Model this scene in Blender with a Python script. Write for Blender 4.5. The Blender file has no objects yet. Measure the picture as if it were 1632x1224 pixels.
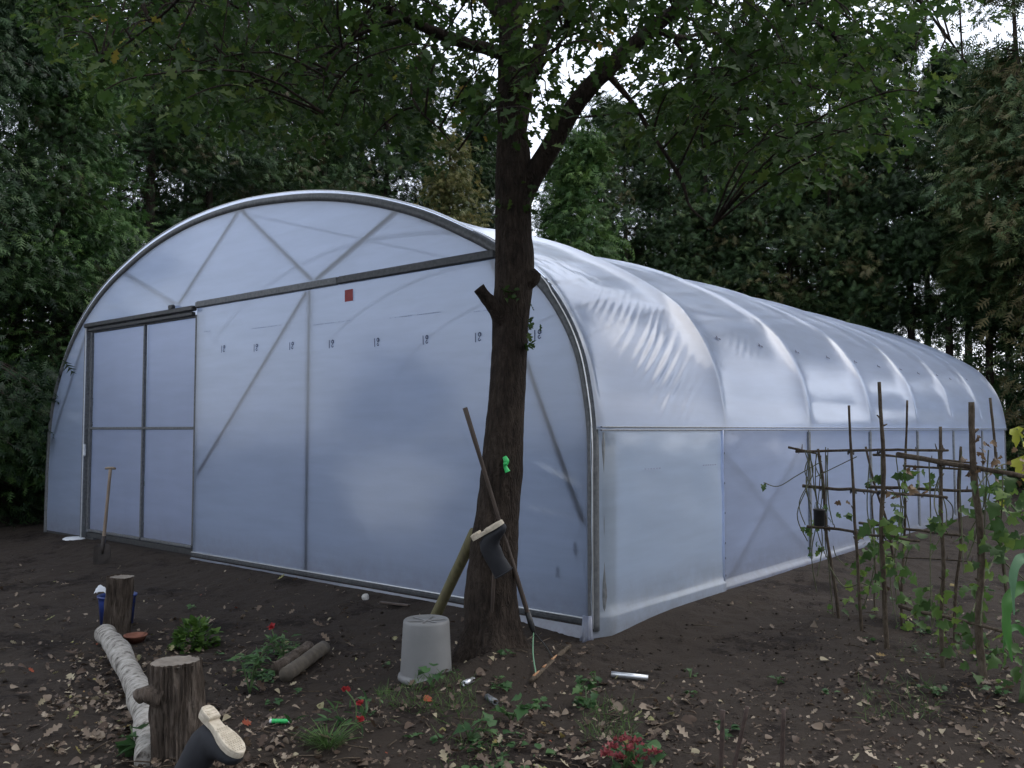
import bpy, math, random
import numpy as np
from mathutils import Vector, noise

S = bpy.context.scene
COL = S.collection
PI = math.pi
rnd = random.Random(11)
rng = np.random.default_rng(11)

# ------------------------------------------------------------------ survey
F = 1390.0; HC = 1.5; PITCH = math.atan(73 / F)

def ray(px, py):
    x = (px - 816) / F; y = -(py - 612) / F
    return Vector((x, math.cos(PITCH) - y * math.sin(PITCH), math.sin(PITCH) + y * math.cos(PITCH)))

def D(px, py, Y):
    d = ray(px, py)
    return Vector((d.x / d.y * Y, Y, HC + d.z / d.y * Y))

A = math.radians(39.9)
O = Vector((.62, 6.68, 0)); U = Vector((-math.cos(A), math.sin(A), 0)); V = Vector((math.sin(A), math.cos(A), 0))
ZU = Vector((0, 0, 1))

def T(u, v, z):                      # tunnel coordinates to the world
    return O + U * u + V * v + ZU * z

def front(px, py):
    d = ray(px, py); t = O.dot(V) / d.dot(V)
    p = Vector((0, 0, HC)) + d * t
    return (p - O).dot(U), p.z

def tun(x, y):
    q = Vector((x, y, 0)) - O
    return q.dot(U), q.dot(V)

def sm(a, b, x):
    t = min(1, max(0, (x - a) / (b - a))); return t * t * (3 - 2 * t)

TREE_X, TREE_Y = -.14, 6.0

def g0(x, y):
    u, v = tun(x, y)
    z = -.08 * sm(.1, -.9, v) if u > 0 else -.08 * sm(0, -.8, u)
    if u < 0 and v > 2: z = -.07 * sm(0, -.8, u)
    z -= .07 * math.exp(-((x - O.x) ** 2 + (y - O.y) ** 2) / .45)
    z += .075 * math.exp(-((x - TREE_X) ** 2 + (y - TREE_Y) ** 2) / .22)
    return z

def gfull(x, y):
    z = g0(x, y)
    u, v = tun(x, y)
    if -.2 < u < 10 and -.1 < v < 15.2:
        k = .15
    else:
        k = 1
    r = math.hypot(x, y)
    if r < 30:
        n = noise.noise(Vector((x * .9, y * .9, 3))) * .035 + noise.noise(Vector((x * 3.1, y * 3.1, 7))) * .016
        n += noise.noise(Vector((x * 8.5, y * 8.5, 1))) * .016 + noise.noise(Vector((x * 19, y * 19, 5))) * .0105
        z += n * k
    return z

def G(px, py, dz=0):
    d = ray(px, py); z = -.05
    for _ in range(12):
        t = (z - HC) / d.z
        x, y = d.x * t, d.y * t
        z = gfull(x, y)
    return Vector((x, y, z + dz))

# ------------------------------------------------------------------ mesh kit
class MB:
    def __init__(s):
        s.v = []; s.f = []; s.t = []; s.tint = None
    def add(s, vs, fs, tint=None):
        n = len(s.v); s.v.extend([tuple(p) for p in vs]); s.f.extend([tuple(i + n for i in q) for q in fs])
        s.t.extend([rnd.random() if tint is None else tint] * len(vs))

ORIG = {}

def mesh_obj(name, me, mat, parent=None, smooth=True):
    if mat is not None: me.materials.append(mat)
    if smooth: me.shade_smooth()
    o = bpy.data.objects.new(name, me); COL.objects.link(o)
    if parent is not None: o.parent = parent
    ORIG[o.name] = ORIG[parent.name] if parent is not None else Vector((0, 0, 0))
    return o

def obj(name, mb, mat, parent=None, smooth=True):
    w = ORIG[parent.name] if parent is not None else Vector((0, 0, 0))
    me = bpy.data.meshes.new(name)
    loc = w
    if parent is None:                     # put the origin at the base of the thing
        a = np.array(mb.v); lo, hi = a.min(0), a.max(0)
        loc = Vector(((lo[0] + hi[0]) / 2, (lo[1] + hi[1]) / 2, lo[2]))
    me.from_pydata([(p[0] - loc.x, p[1] - loc.y, p[2] - loc.z) for p in mb.v], [], mb.f)
    at = me.attributes.new('tint', 'FLOAT', 'POINT'); at.data.foreach_set('value', mb.t)
    o = mesh_obj(name, me, mat, parent, smooth)
    if parent is None:
        o.location = loc; ORIG[o.name] = loc
    return o

def tri_mesh(name, v, f, tint):
    me = bpy.data.meshes.new(name)
    n, m = len(v), len(f)
    me.vertices.add(n); me.vertices.foreach_set('co', np.asarray(v, np.float32).ravel())
    me.loops.add(m * 3); me.loops.foreach_set('vertex_index', np.asarray(f, np.int32).ravel())
    me.polygons.add(m); me.polygons.foreach_set('loop_start', np.arange(0, m * 3, 3, dtype=np.int32))
    me.update(calc_edges=True); me.validate()
    at = me.attributes.new('tint', 'FLOAT', 'POINT'); at.data.foreach_set('value', np.asarray(tint, np.float32))
    return me

def tag(o, label=None, cat=None, group=None, kind=None):
    if label: o['label'] = label
    if cat: o['category'] = cat
    if group: o['group'] = group
    if kind: o['kind'] = kind
    return o

def thing(name, loc, label, cat, group=None):
    o = bpy.data.objects.new(name, None); COL.objects.link(o); o.location = loc
    o.empty_display_size = .2
    ORIG[o.name] = Vector(loc)
    return tag(o, label, cat, group)

def frame(d):
    d = d.normalized()
    a = Vector((0, 0, 1)) if abs(d.z) < .9 else Vector((1, 0, 0))
    x = a.cross(d).normalized(); return x, d.cross(x).normalized()

def tube(mb, pts, r, seg=8, cap=True, disp=None, tint=None):
    pts = [Vector(p) for p in pts]; n = len(pts)
    if not isinstance(r, (list, tuple)): r = [r] * n
    vs = []; fs = []
    x, y = frame(pts[1] - pts[0])
    for i in range(n):
        d = (pts[min(i + 1, n - 1)] - pts[max(i - 1, 0)]).normalized()
        x = (x - d * x.dot(d)).normalized(); y = d.cross(x)
        for k in range(seg):
            a = 2 * PI * k / seg
            dr = x * math.cos(a) + y * math.sin(a)
            rr = r[i]
            p = pts[i] + dr * rr
            if disp: p = p + dr * disp(p, a, i)
            vs.append(p)
    for i in range(n - 1):
        for k in range(seg):
            k2 = (k + 1) % seg
            fs.append((i * seg + k, i * seg + k2, (i + 1) * seg + k2, (i + 1) * seg + k))
    if cap:
        fs.append(tuple(range(seg))[::-1]); fs.append(tuple((n - 1) * seg + k for k in range(seg)))
    mb.add(vs, fs, tint)

def spline(pts, m):
    """Catmull-Rom through pts, m steps per span; works on Vectors or tuples of floats."""
    P = [Vector(p) for p in pts]; out = []
    for i in range(len(P) - 1):
        a = P[max(i - 1, 0)]; b = P[i]; c = P[i + 1]; d = P[min(i + 2, len(P) - 1)]
        for k in range(m):
            t = k / m
            out.append(.5 * ((2 * b) + (c - a) * t + (2 * a - 5 * b + 4 * c - d) * t * t + (3 * b - a - 3 * c + d) * t ** 3))
    out.append(P[-1]); return out

def lerps(vals, m):
    out = []
    for i in range(len(vals) - 1):
        for k in range(m): out.append(vals[i] + (vals[i + 1] - vals[i]) * k / m)
    return out + [vals[-1]]

def box(mb, c, ax, ay, az, sx, sy, sz, bev=0.0):
    c = Vector(c); vs = []
    b = min(bev, sx * .45, sy * .45, sz * .45)
    if b <= 0:
        for k in (-1, 1):
            for i, j in ((-1, -1), (1, -1), (1, 1), (-1, 1)):
                vs.append(c + ax * i * sx / 2 + ay * j * sy / 2 + az * k * sz / 2)
        mb.add(vs, [(3, 2, 1, 0), (4, 5, 6, 7), (0, 1, 5, 4), (1, 2, 6, 5), (2, 3, 7, 6), (3, 0, 4, 7)]); return
    ring = []
    for z, ins in ((-sz / 2, b), (-sz / 2 + b, 0), (sz / 2 - b, 0), (sz / 2, b)):
        pts = []
        for i, j in ((-1, -1), (1, -1), (1, 1), (-1, 1)):
            hx, hy = sx / 2 - ins, sy / 2 - ins
            e1 = (i * (hx - b), j * hy); e2 = (i * hx, j * (hy - b))
            pts += [e2, e1] if i * j < 0 and False else ([e1, e2] if (i, j) in ((1, -1), (-1, 1)) else [e2, e1])
        ring.append([c + ax * p + ay * q + az * z for p, q in pts])
    for R in ring: vs += R
    fs = [tuple(range(8))[::-1], tuple(24 + k for k in range(8))]
    for i in range(3):
        for k in range(8):
            k2 = (k + 1) % 8
            fs.append((i * 8 + k, i * 8 + k2, i * 8 + 8 + k2, i * 8 + 8 + k))
    mb.add(vs, fs)

EX, EY = Vector((1, 0, 0)), Vector((0, 1, 0))

def lathe(mb, c, prof, seg=32, disp=None):
    c = Vector(c); vs = []; n = len(prof)
    for i, (r, z) in enumerate(prof):
        for k in range(seg):
            a = 2 * PI * k / seg
            rr = r + (disp(a, i) if disp else 0)
            vs.append(c + Vector((rr * math.cos(a), rr * math.sin(a), z)))
    fs = []
    for i in range(n - 1):
        for k in range(seg):
            k2 = (k + 1) % seg
            fs.append((i * seg + k, i * seg + k2, (i + 1) * seg + k2, (i + 1) * seg + k))
    mb.add(vs, fs)

def strip_template(out):
    """leaf halves between a midrib and an outline [(x, halfwidth)], folded a little."""
    v = []; f = []
    n = len(out)
    for x, w in out: v += [(x, 0, 0), (x, w, abs(w) * .35), (x, -w, abs(w) * .35)]
    for i in range(n - 1):
        a, b = 3 * i, 3 * (i + 1)
        for q in ((a, b, b + 1), (a, b + 1, a + 1), (a, b + 2, b), (a, a + 2, b + 2)): f.append(q)
    return np.array(v, float), np.array(f)

OAK = strip_template([(0, .012), (.16, .05), (.3, .26), (.42, .1), (.62, .33), (.72, .13), (.86, .2), (1, .01)])
BROAD = strip_template([(0, .015), (.1, .22), (.3, .4), (.55, .36), (.8, .2), (1, .01)])
VINE = strip_template([(0, .02), (.0, .3), (.22, .5), (.34, .27), (.6, .42), (.72, .2), (1, .01)])
BLADE = strip_template([(0, .010), (.4, .022), (.75, .015), (1, .002)])
NARROW = strip_template([(0, .02), (.3, .12), (.6, .1), (1, .005)])

def bent(tpl, k):
    v = tpl[0].copy(); v[:, 2] -= k * v[:, 0] ** 2; return v, tpl[1]

def inst(tpl, P, X, N, sc):
    """place a template at P with its length along X and its face along N."""
    tv, tf = tpl
    X = X / np.linalg.norm(X, axis=1, keepdims=True)
    N = N - X * (N * X).sum(1, keepdims=True); N = N / (np.linalg.norm(N, axis=1, keepdims=True) + 1e-9)
    Y = np.cross(N, X)
    sc = np.asarray(sc).reshape(-1, 1, 1)
    v = P[:, None, :] + sc * (tv[None, :, 0:1] * X[:, None] + tv[None, :, 1:2] * Y[:, None] + tv[None, :, 2:3] * N[:, None])
    n, k = len(P), len(tv)
    f = tf[None] + (np.arange(n) * k)[:, None, None]
    return v.reshape(-1, 3), f.reshape(-1, 3), k

class LeafPile:
    def __init__(s): s.v = []; s.f = []; s.t = []; s.n = 0
    def put(s, tpl, P, X, N, sc, tint):
        v, f, k = inst(tpl, np.asarray(P, float), np.asarray(X, float), np.asarray(N, float), sc)
        s.v.append(v); s.f.append(f + s.n); s.t.append(np.repeat(np.asarray(tint, float), k)); s.n += len(v)
    def build(s, name, mat, parent=None, smooth=False):
        v = np.concatenate(s.v); w = ORIG[parent.name] if parent is not None else Vector((0, 0, 0))
        me = tri_mesh(name, v - np.array(w), np.concatenate(s.f), np.concatenate(s.t))
        return mesh_obj(name, me, mat, parent, smooth)

def rv(n): 
    a = rng.normal(size=(n, 3)); return a / np.linalg.norm(a, axis=1, keepdims=True)

# ------------------------------------------------------------------ materials
class NT:
    def __init__(s, name):
        s.m = bpy.data.materials.new(name); s.m.use_nodes = True
        s.t = s.m.node_tree; s.t.nodes.clear(); s.out = s.n('ShaderNodeOutputMaterial')
    def n(s, typ, **k):
        nd = s.t.nodes.new(typ)
        for a, b in k.items():
            if hasattr(nd, a): setattr(nd, a, b)
            else: nd.inputs[a.replace('_', ' ')].default_value = b
        return nd
    def l(s, a, b): s.t.links.new(a, b)
    def ramp(s, src, stops):
        r = s.n('ShaderNodeValToRGB'); e = r.color_ramp.elements
        while len(e) < len(stops): e.new(.5)
        for q, (p, c) in zip(e, stops): q.position = p; q.color = (*c, 1)
        s.l(src, r.inputs[0]); return r.outputs[0]
    def coord(s, scale=(1, 1, 1), which='Object'):
        c = s.n('ShaderNodeTexCoord'); mp = s.n('ShaderNodeMapping'); mp.inputs['Scale'].default_value = scale
        s.l(c.outputs[which], mp.inputs[0]); return mp.outputs[0]
    def noise(s, vec, scale, detail=4, rough=.55):
        nd = s.n('ShaderNodeTexNoise'); nd.inputs['Scale'].default_value = scale; nd.inputs['Detail'].default_value = detail
        nd.inputs['Roughness'].default_value = rough
        if vec is not None: s.l(vec, nd.inputs['Vector'])
        return nd.outputs[0]
    def bump(s, h, strength, dist=.02):
        b = s.n('ShaderNodeBump'); b.inputs['Strength'].default_value = strength; b.inputs['Distance'].default_value = dist
        s.l(h, b.inputs['Height']); return b.outputs[0]

def solid(name, stops, scale=8, rough=.6, metal=0, bump=.3, bdist=.01, stretch=(1, 1, 1), spec=.5, detail=5):
    m = NT(name); c = m.coord(stretch); h = m.noise(c, scale, detail)
    p = m.n('ShaderNodeBsdfPrincipled'); p.inputs['Roughness'].default_value = rough; p.inputs['Metallic'].default_value = metal
    p.inputs['Specular IOR Level'].default_value = spec
    k = len(stops)
    m.l(m.ramp(h, [(.3 + .4 * i / max(1, k - 1), c_) for i, c_ in enumerate(stops)]), p.inputs['Base Color'])
    if bump: m.l(m.bump(h, bump, bdist), p.inputs['Normal'])
    m.l(p.outputs[0], m.out.inputs[0]); return m.m

def leafmat(name, stops, trans=.3, shift=0.0, rough=.55, attr=True):
    m = NT(name)
    a = m.n('ShaderNodeAttribute'); a.attribute_name = 'tint'
    src = a.outputs['Fac']
    if shift:
        oi = m.n('ShaderNodeObjectInfo'); mm = m.n('ShaderNodeMath', operation='MULTIPLY_ADD')
        m.l(oi.outputs['Random'], mm.inputs[0]); mm.inputs[1].default_value = shift; m.l(src, mm.inputs[2])
        m2 = m.n('ShaderNodeMath', operation='SUBTRACT'); m.l(mm.outputs[0], m2.inputs[0]); m2.inputs[1].default_value = shift / 2
        src = m2.outputs[0]
    col = m.ramp(src, stops)
    d = m.n('ShaderNodeBsdfPrincipled'); d.inputs['Roughness'].default_value = rough; d.inputs['Specular IOR Level'].default_value = .3
    t = m.n('ShaderNodeBsdfTranslucent'); x = m.n('ShaderNodeMixShader'); x.inputs[0].default_value = trans
    m.l(col, d.inputs['Base Color']); m.l(col, t.inputs[0])
    m.l(d.outputs[0], x.inputs[1]); m.l(t.outputs[0], x.inputs[2]); m.l(x.outputs[0], m.out.inputs[0]); return m.m

def bark(name, stops, scale=26, stretch=(1, 1, .22), strength=.8, dist=.02, rough=.9):
    m = NT(name); c = m.coord(stretch)
    n1 = m.noise(c, scale, 6, .65)
    vo = m.n('ShaderNodeTexVoronoi'); vo.feature = 'DISTANCE_TO_EDGE'; vo.inputs['Scale'].default_value = scale * 1.1
    wob = m.n('ShaderNodeMix', data_type='VECTOR'); wob.inputs[0].default_value = .12
    nn = m.n('ShaderNodeTexNoise'); nn.inputs['Scale'].default_value = scale * .5; m.l(c, nn.inputs['Vector'])
    m.l(c, wob.inputs[4]); m.l(nn.outputs['Color'], wob.inputs[5]); m.l(wob.outputs[1], vo.inputs['Vector'])
    mul = m.n('ShaderNodeMath', operation='MULTIPLY_ADD'); m.l(vo.outputs[0], mul.inputs[0]); mul.inputs[1].default_value = .9; m.l(n1, mul.inputs[2])
    p = m.n('ShaderNodeBsdfPrincipled'); p.inputs['Roughness'].default_value = rough; p.inputs['Specular IOR Level'].default_value = .2
    big = m.noise(m.coord((1, 1, 1)), 3.5, 3)
    mixv = m.n('ShaderNodeMath', operation='MULTIPLY_ADD'); m.l(big, mixv.inputs[0]); mixv.inputs[1].default_value = .5; m.l(n1, mixv.inputs[2])
    k = len(stops)
    m.l(m.ramp(mixv.outputs[0], [(.5 + .45 * i / (k - 1), q) for i, q in enumerate(stops)]), p.inputs['Base Color'])
    m.l(m.bump(mul.outputs[0], strength, dist), p.inputs['Normal']); m.l(p.outputs[0], m.out.inputs[0]); return m.m

def filmmat(name, clear=.16, tcol=(.80, .86, .96), rough=.14, dif=.3, gl=1.0):
    m = NT(name)
    c = m.coord((1, 1, 1)); n1 = m.noise(c, 1.3, 4); n2 = m.noise(c, 55, 2)
    streak = m.noise(m.coord((1.2, 1.2, 9)), 1.0, 4)
    big = m.bump(n1, .10, .05)
    b = m.n('ShaderNodeBump'); b.inputs['Strength'].default_value = .03; b.inputs['Distance'].default_value = .01
    m.l(n2, b.inputs['Height']); m.l(big, b.inputs['Normal'])
    clean = m.ramp(streak, [(.3, tuple(q * .90 for q in tcol)), (.7, tcol)])
    sx = m.n('ShaderNodeSeparateXYZ'); m.l(c, sx.inputs[0])
    ht = m.n('ShaderNodeMapRange'); m.l(sx.outputs[2], ht.inputs[0])
    for i, v_ in ((1, .42), (2, -.05), (3, 0), (4, .85)): ht.inputs[i].default_value = v_
    sp_ = m.n('ShaderNodeMath', operation='MULTIPLY'); sp_.use_clamp = True; m.l(ht.outputs[0], sp_.inputs[0]); m.l(m.noise(c, 7, 6, .75), sp_.inputs[1])
    mudm = m.n('ShaderNodeMix', data_type='RGBA'); m.l(sp_.outputs[0], mudm.inputs[0]); m.l(clean, mudm.inputs[6]); mudm.inputs[7].default_value = (.22, .18, .15, 1)
    col = mudm.outputs[2]
    d = m.n('ShaderNodeBsdfDiffuse'); t = m.n('ShaderNodeBsdfTranslucent')
    m.l(col, d.inputs[0]); m.l(col, t.inputs[0])
    a = m.n('ShaderNodeMixShader'); a.inputs[0].default_value = 1 - dif; m.l(d.outputs[0], a.inputs[1]); m.l(t.outputs[0], a.inputs[2])
    tr = m.n('ShaderNodeBsdfTransparent'); tr.inputs[0].default_value = (.88, .93, 1, 1)
    e = m.n('ShaderNodeMixShader'); e.inputs[0].default_value = clear; m.l(a.outputs[0], e.inputs[1]); m.l(tr.outputs[0], e.inputs[2])
    g = m.n('ShaderNodeBsdfGlossy'); g.inputs['Roughness'].default_value = rough; g.inputs[0].default_value = (.95, .97, 1, 1)
    m.l(b.outputs[0], g.inputs['Normal'])
    lw = m.n('ShaderNodeLayerWeight'); lw.inputs['Blend'].default_value = .5; m.l(b.outputs[0], lw.inputs['Normal'])
    pw = m.n('ShaderNodeMath', operation='POWER'); m.l(lw.outputs['Facing'], pw.inputs[0]); pw.inputs[1].default_value = 4.5
    mu = m.n('ShaderNodeMath', operation='MULTIPLY_ADD'); mu.use_clamp = True; m.l(pw.outputs[0], mu.inputs[0]); mu.inputs[1].default_value = .9 * gl; mu.inputs[2].default_value = .065 * gl
    gc = m.n('ShaderNodeCombineColor'); [m.l(mu.outputs[0], gc.inputs[i]) for i in range(3)]
    m.l(gc.outputs[0], g.inputs[0])
    h = m.n('ShaderNodeAddShader'); m.l(e.outputs[0], h.inputs[0]); m.l(g.outputs[0], h.inputs[1])
    m.l(h.outputs[0], m.out.inputs[0]); return m.m

M = {}
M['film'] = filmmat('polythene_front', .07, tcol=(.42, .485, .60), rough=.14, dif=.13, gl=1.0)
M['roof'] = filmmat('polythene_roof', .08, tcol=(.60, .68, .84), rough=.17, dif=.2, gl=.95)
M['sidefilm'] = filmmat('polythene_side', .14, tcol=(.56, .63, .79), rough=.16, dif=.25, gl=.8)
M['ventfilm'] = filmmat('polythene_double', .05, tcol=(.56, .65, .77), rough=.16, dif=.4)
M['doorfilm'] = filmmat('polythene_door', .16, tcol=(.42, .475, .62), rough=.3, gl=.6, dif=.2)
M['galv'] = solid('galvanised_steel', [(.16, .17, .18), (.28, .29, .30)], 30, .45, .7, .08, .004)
M['tube'] = solid('shade_toned_galvanised', [(.08, .085, .09), (.15, .155, .16)], 30, .55, .3, .08, .004)  # galvanised steel with its unlit look put into the colour
M['braces'] = solid('shaded_brace_tube', [(.03, .033, .037), (.065, .068, .072)], 30, .55, .2, .08, .004)  # same steel, darker still: shade put into the colour against the lit film
M['alu'] = solid('aluminium_strip', [(.62, .64, .66), (.8, .81, .82)], 20, .3, .8, .05, .003)
M['darksteel'] = solid('dark_steel', [(.035, .037, .04), (.07, .07, .07)], 25, .5, .5, .1, .004)
M['black'] = solid('black_plastic', [(.012, .012, .013), (.022, .022, .022)], 30, .5, 0, .1, .003)
M['rubber'] = solid('black_rubber', [(.006, .007, .010), (.014, .015, .020)], 18, .75, 0, .2, .006)
M['cream'] = solid('cream_sole', [(.42, .36, .27), (.62, .55, .44)], 40, .8, 0, .6, .004)
M['red'] = solid('red_tape', [(.22, .012, .012), (.30, .02, .018)], 20, .6, 0, .05)
M['ink'] = solid('printed_ink', [(.04, .05, .10), (.07, .08, .14)], 40, .8, 0, 0)
M['paleink'] = solid('faint_ink', [(.26, .30, .42), (.32, .36, .48)], 60, .8, 0, 0)
M['oakbark'] = bark('oak_bark', [(.011, .008, .006), (.030, .022, .017), (.060, .045, .034)], 40, (1, 1, .26), 1, .025)
M['stumpbark'] = bark('stump_bark', [(.028, .022, .018), (.085, .066, .052), (.17, .14, .115)], 24, (1, 1, .16), 1, .03)
M['conbark'] = bark('conifer_bark', [(.02, .015, .012), (.05, .038, .03)], 10, (1, 1, .2), .8, .03)
M['stick'] = bark('stick_bark', [(.03, .022, .015), (.075, .057, .04), (.13, .105, .078)], 60, (1, 1, .4), .5, .006)
M['handle'] = solid('worn_wooden_handle', [(.035, .025, .02), (.09, .065, .05)], 14, .7, 0, .3, .004, (1, 1, .2))
M['palehandle'] = solid('ash_handle', [(.16, .12, .085), (.28, .22, .16)], 14, .65, 0, .3, .004, (1, 1, .2))
M['mosswood'] = solid('green_weathered_post', [(.07, .065, .03), (.14, .125, .06), (.10, .085, .05)], 18, .85, 0, .5, .006, (1, 1, .25))
M['greypole'] = solid('weathered_round_pole', [(.055, .045, .035), (.12, .10, .075)], 16, .9, 0, .5, .008)
M['cutwood'] = solid('cut_wood', [(.12, .10, .08), (.22, .19, .155)], 22, .9, 0, .6, .006)
M['freshwood'] = solid('split_wood', [(.25, .10, .045), (.55, .33, .17)], 22, .8, 0, .5, .006)
M['bucket'] = solid('cement_grey_plastic', [(.16, .16, .158), (.18, .18, .177), (.20, .20, .197)], 5, .55, 0, .05, .004)
M['blue'] = solid('blue_plastic', [(.008, .022, .11), (.015, .038, .19)], 10, .4, 0, .05)
M['white'] = solid('white_plastic', [(.5, .53, .56), (.75, .77, .8)], 10, .4, 0, .1)
M['terra'] = solid('terracotta', [(.16, .06, .035), (.27, .11, .07)], 16, .8, 0, .2, .003)
M['lime'] = solid('green_plastic', [(.03, .42, .10), (.05, .6, .16)], 10, .4, 0, .05)
M['wire'] = solid('green_wire', [(.12, .25, .15), (.2, .36, .22)], 30, .5, .2, 0)
M['rust'] = solid('rusty_iron', [(.035, .023, .018), (.08, .052, .042)], 40, .85, .1, .4, .003)
M['stone'] = solid('pale_stone', [(.4, .39, .36), (.6, .58, .55)], 20, .8, 0, .4)
M['steelblade'] = solid('rusty_blade', [(.02, .017, .015), (.045, .035, .03)], 12, .6, .4, .2)

m = NT('birch_bark'); c = m.coord((1, 1, 1)); n1 = m.noise(c, 15, 7, .72); n2 = m.noise(m.coord((1, 4.5, 1)), 11, 5, .65)
p = m.n('ShaderNodeBsdfPrincipled'); p.inputs['Roughness'].default_value = .85
mx = m.n('ShaderNodeMath', operation='MULTIPLY_ADD'); m.l(n2, mx.inputs[0]); mx.inputs[1].default_value = .6; m.l(n1, mx.inputs[2])
m.l(m.ramp(mx.outputs[0], [(.60, (.022, .018, .015)), (.68, (.10, .085, .07)), (.78, (.27, .25, .22)), (1, (.42, .40, .36))]), p.inputs['Base Color'])
m.l(m.bump(mx.outputs[0], .25, .006), p.inputs['Normal']); m.l(p.outputs[0], m.out.inputs[0]); M['birch'] = m.m

m = NT('garden_soil'); c = m.coord((1, 1, 1))
n1 = m.noise(c, 1.1, 5, .6); n2 = m.noise(c, 38, 5, .7); n3 = m.noise(c, 7, 4)
p = m.n('ShaderNodeBsdfPrincipled'); p.inputs['Roughness'].default_value = .95; p.inputs['Specular IOR Level'].default_value = .15
ad = m.n('ShaderNodeMath', operation='MULTIPLY_ADD'); m.l(n2, ad.inputs[0]); ad.inputs[1].default_value = .6; m.l(n1, ad.inputs[2])
ad2 = m.n('ShaderNodeMath', operation='MULTIPLY_ADD'); m.l(n3, ad2.inputs[0]); ad2.inputs[1].default_value = .5; m.l(ad.outputs[0], ad2.inputs[2])
m.l(m.ramp(ad2.outputs[0], [(.7, (.0085, .0064, .0053)), (.95, (.019, .0142, .0115)), (1, (.038, .030, .024))]), p.inputs['Base Color'])
b1 = m.n('ShaderNodeBump'); b1.inputs['Strength'].default_value = .9; b1.inputs['Distance'].default_value = .018; m.l(n2, b1.inputs['Height'])
m.l(b1.outputs[0], p.inputs['Normal']); m.l(p.outputs[0], m.out.inputs[0]); M['soil'] = m.m

M['con_dark'] = leafmat('conifer_green', [(0, (.011, .026, .011)), (.5, (.030, .066, .021)), (.85, (.062, .108, .032)), (1, (.085, .07, .037))], .25, .5)
M['con_right'] = leafmat('conifer_bluegreen', [(0, (.014, .028, .012)), (.5, (.048, .092, .033)), (.85, (.094, .128, .045)), (1, (.12, .105, .045))], .25, .6)
M['con_bright'] = leafmat('conifer_fresh_green', [(0, (.016, .042, .012)), (.5, (.046, .105, .026)), (1, (.10, .175, .04))], .3, .1)
M['con_gold'] = leafmat('conifer_golden', [(0, (.05, .07, .022)), (.5, (.12, .125, .04)), (1, (.21, .18, .065))], .3)
M['oakleaf'] = leafmat('oak_leaf', [(0, (.019, .041, .010)), (.6, (.040, .080, .017)), (.9, (.082, .12, .025)), (.97, (.22, .19, .035)), (1, (.26, .17, .035))], .5)
M['fallen'] = leafmat('dry_leaf', [(0, (.05, .032, .022)), (.4, (.10, .068, .048)), (.7, (.21, .16, .115)), (.86, (.38, .31, .23)), (.93, (.20, .21, .07)), (.97, (.28, .07, .03)), (1, (.30, .06, .03))], .15)
M['weed'] = leafmat('weed_leaf', [(0, (.03, .075, .025)), (.6, (.06, .13, .045)), (1, (.11, .19, .07))], .3)
M['bush'] = leafmat('shrub_leaf', [(0, (.03, .07, .012)), (.6, (.06, .125, .022)), (1, (.11, .19, .035))], .3)
M['vineleaf'] = leafmat('vine_leaf', [(0, (.038, .078, .022)), (.55, (.078, .15, .036)), (.85, (.17, .25, .05)), (.93, (.3, .28, .06)), (1, (.14, .08, .04))], .4)
M['yellowleaf'] = leafmat('yellowing_leaf', [(0, (.28, .32, .04)), (1, (.42, .42, .06))], .4)
M['corn'] = leafmat('corn_leaf', [(0, (.05, .14, .05)), (.5, (.07, .2, .04)), (1, (.14, .24, .17))], .35)
M['stem'] = solid('dry_vine_stem', [(.06, .065, .03), (.14, .14, .08)], 30, .8, 0, 0)
M['greenstem'] = solid('green_stem', [(.05, .09, .03), (.09, .15, .05)], 30, .7, 0, 0)
M['flower'] = leafmat('red_petal', [(0, (.26, .02, .022)), (1, (.42, .04, .045))], .4)
M['sedum'] = leafmat('sedum_bloom', [(0, (.16, .03, .035)), (1, (.34, .085, .09))], .2)
M['brownhead'] = leafmat('dead_bean_leaf', [(0, (.07, .045, .025)), (1, (.2, .13, .07))], .2)
M['grass'] = leafmat('grass_blade', [(0, (.04, .09, .02)), (1, (.10, .17, .05))], .3)

# ------------------------------------------------------------------ the ground
def axis(lo, hi, step, far):
    a = list(np.arange(lo, hi, step)); s = step; x = a[-1]; right = []
    while x < far: s *= 1.22; x += s; right.append(x)
    s = step; x = a[0]; left = []
    while x > -far: s *= 1.22; x -= s; left.append(x)
    return left[::-1] + a + right

xs = axis(-8.5, 6.2, .042, 260); ys = axis(2.6, 12.6, .042, 260)
nx, ny = len(xs), len(ys)
mb = MB()
gv = [(x, y, gfull(x, y)) for y in ys for x in xs]
gf = [(j * nx + i, j * nx + i + 1, (j + 1) * nx + i + 1, (j + 1) * nx + i) for j in range(ny - 1) for i in range(nx - 1)]
mb.v = gv; mb.f = gf; mb.t = [0.0] * len(gv)
tag(obj('ground', mb, M['soil']), kind='structure')

# ------------------------------------------------------------------ polytunnel
W = 9.78
PROF = [(0, 0), (0, .5), (0, 1.0), (0, 1.43), (.03, 1.74), (.11, 2.10), (.27, 2.43), (.53, 2.75), (.97, 3.05), (1.40, 3.28), (1.90, 3.51),
        (2.55, 3.73), (3.25, 3.90), (4.0, 4.01), (4.9, 4.07), (5.9, 4.03), (6.8, 3.88), (7.6, 3.64), (8.2, 3.39), (8.72, 3.07),
        (9.12, 2.72), (9.42, 2.33), (9.62, 1.93), (9.73, 1.5), (9.77, 1.0), (9.78, .5), (9.78, 0)]
prof = [(q.x, q.y) for q in spline([(a, b, 0) for a, b in PROF], 24)]

def topz(u):
    best = 0
    for (a, b), (c, d) in zip(prof, prof[1:]):
        lo, hi = min(a, c), max(a, c)
        if lo - 1e-6 <= u <= hi + 1e-6:
            z = b if hi - lo < 1e-6 else b + (d - b) * (u - a) / (c - a)
            best = max(best, z, )
    return best

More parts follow.
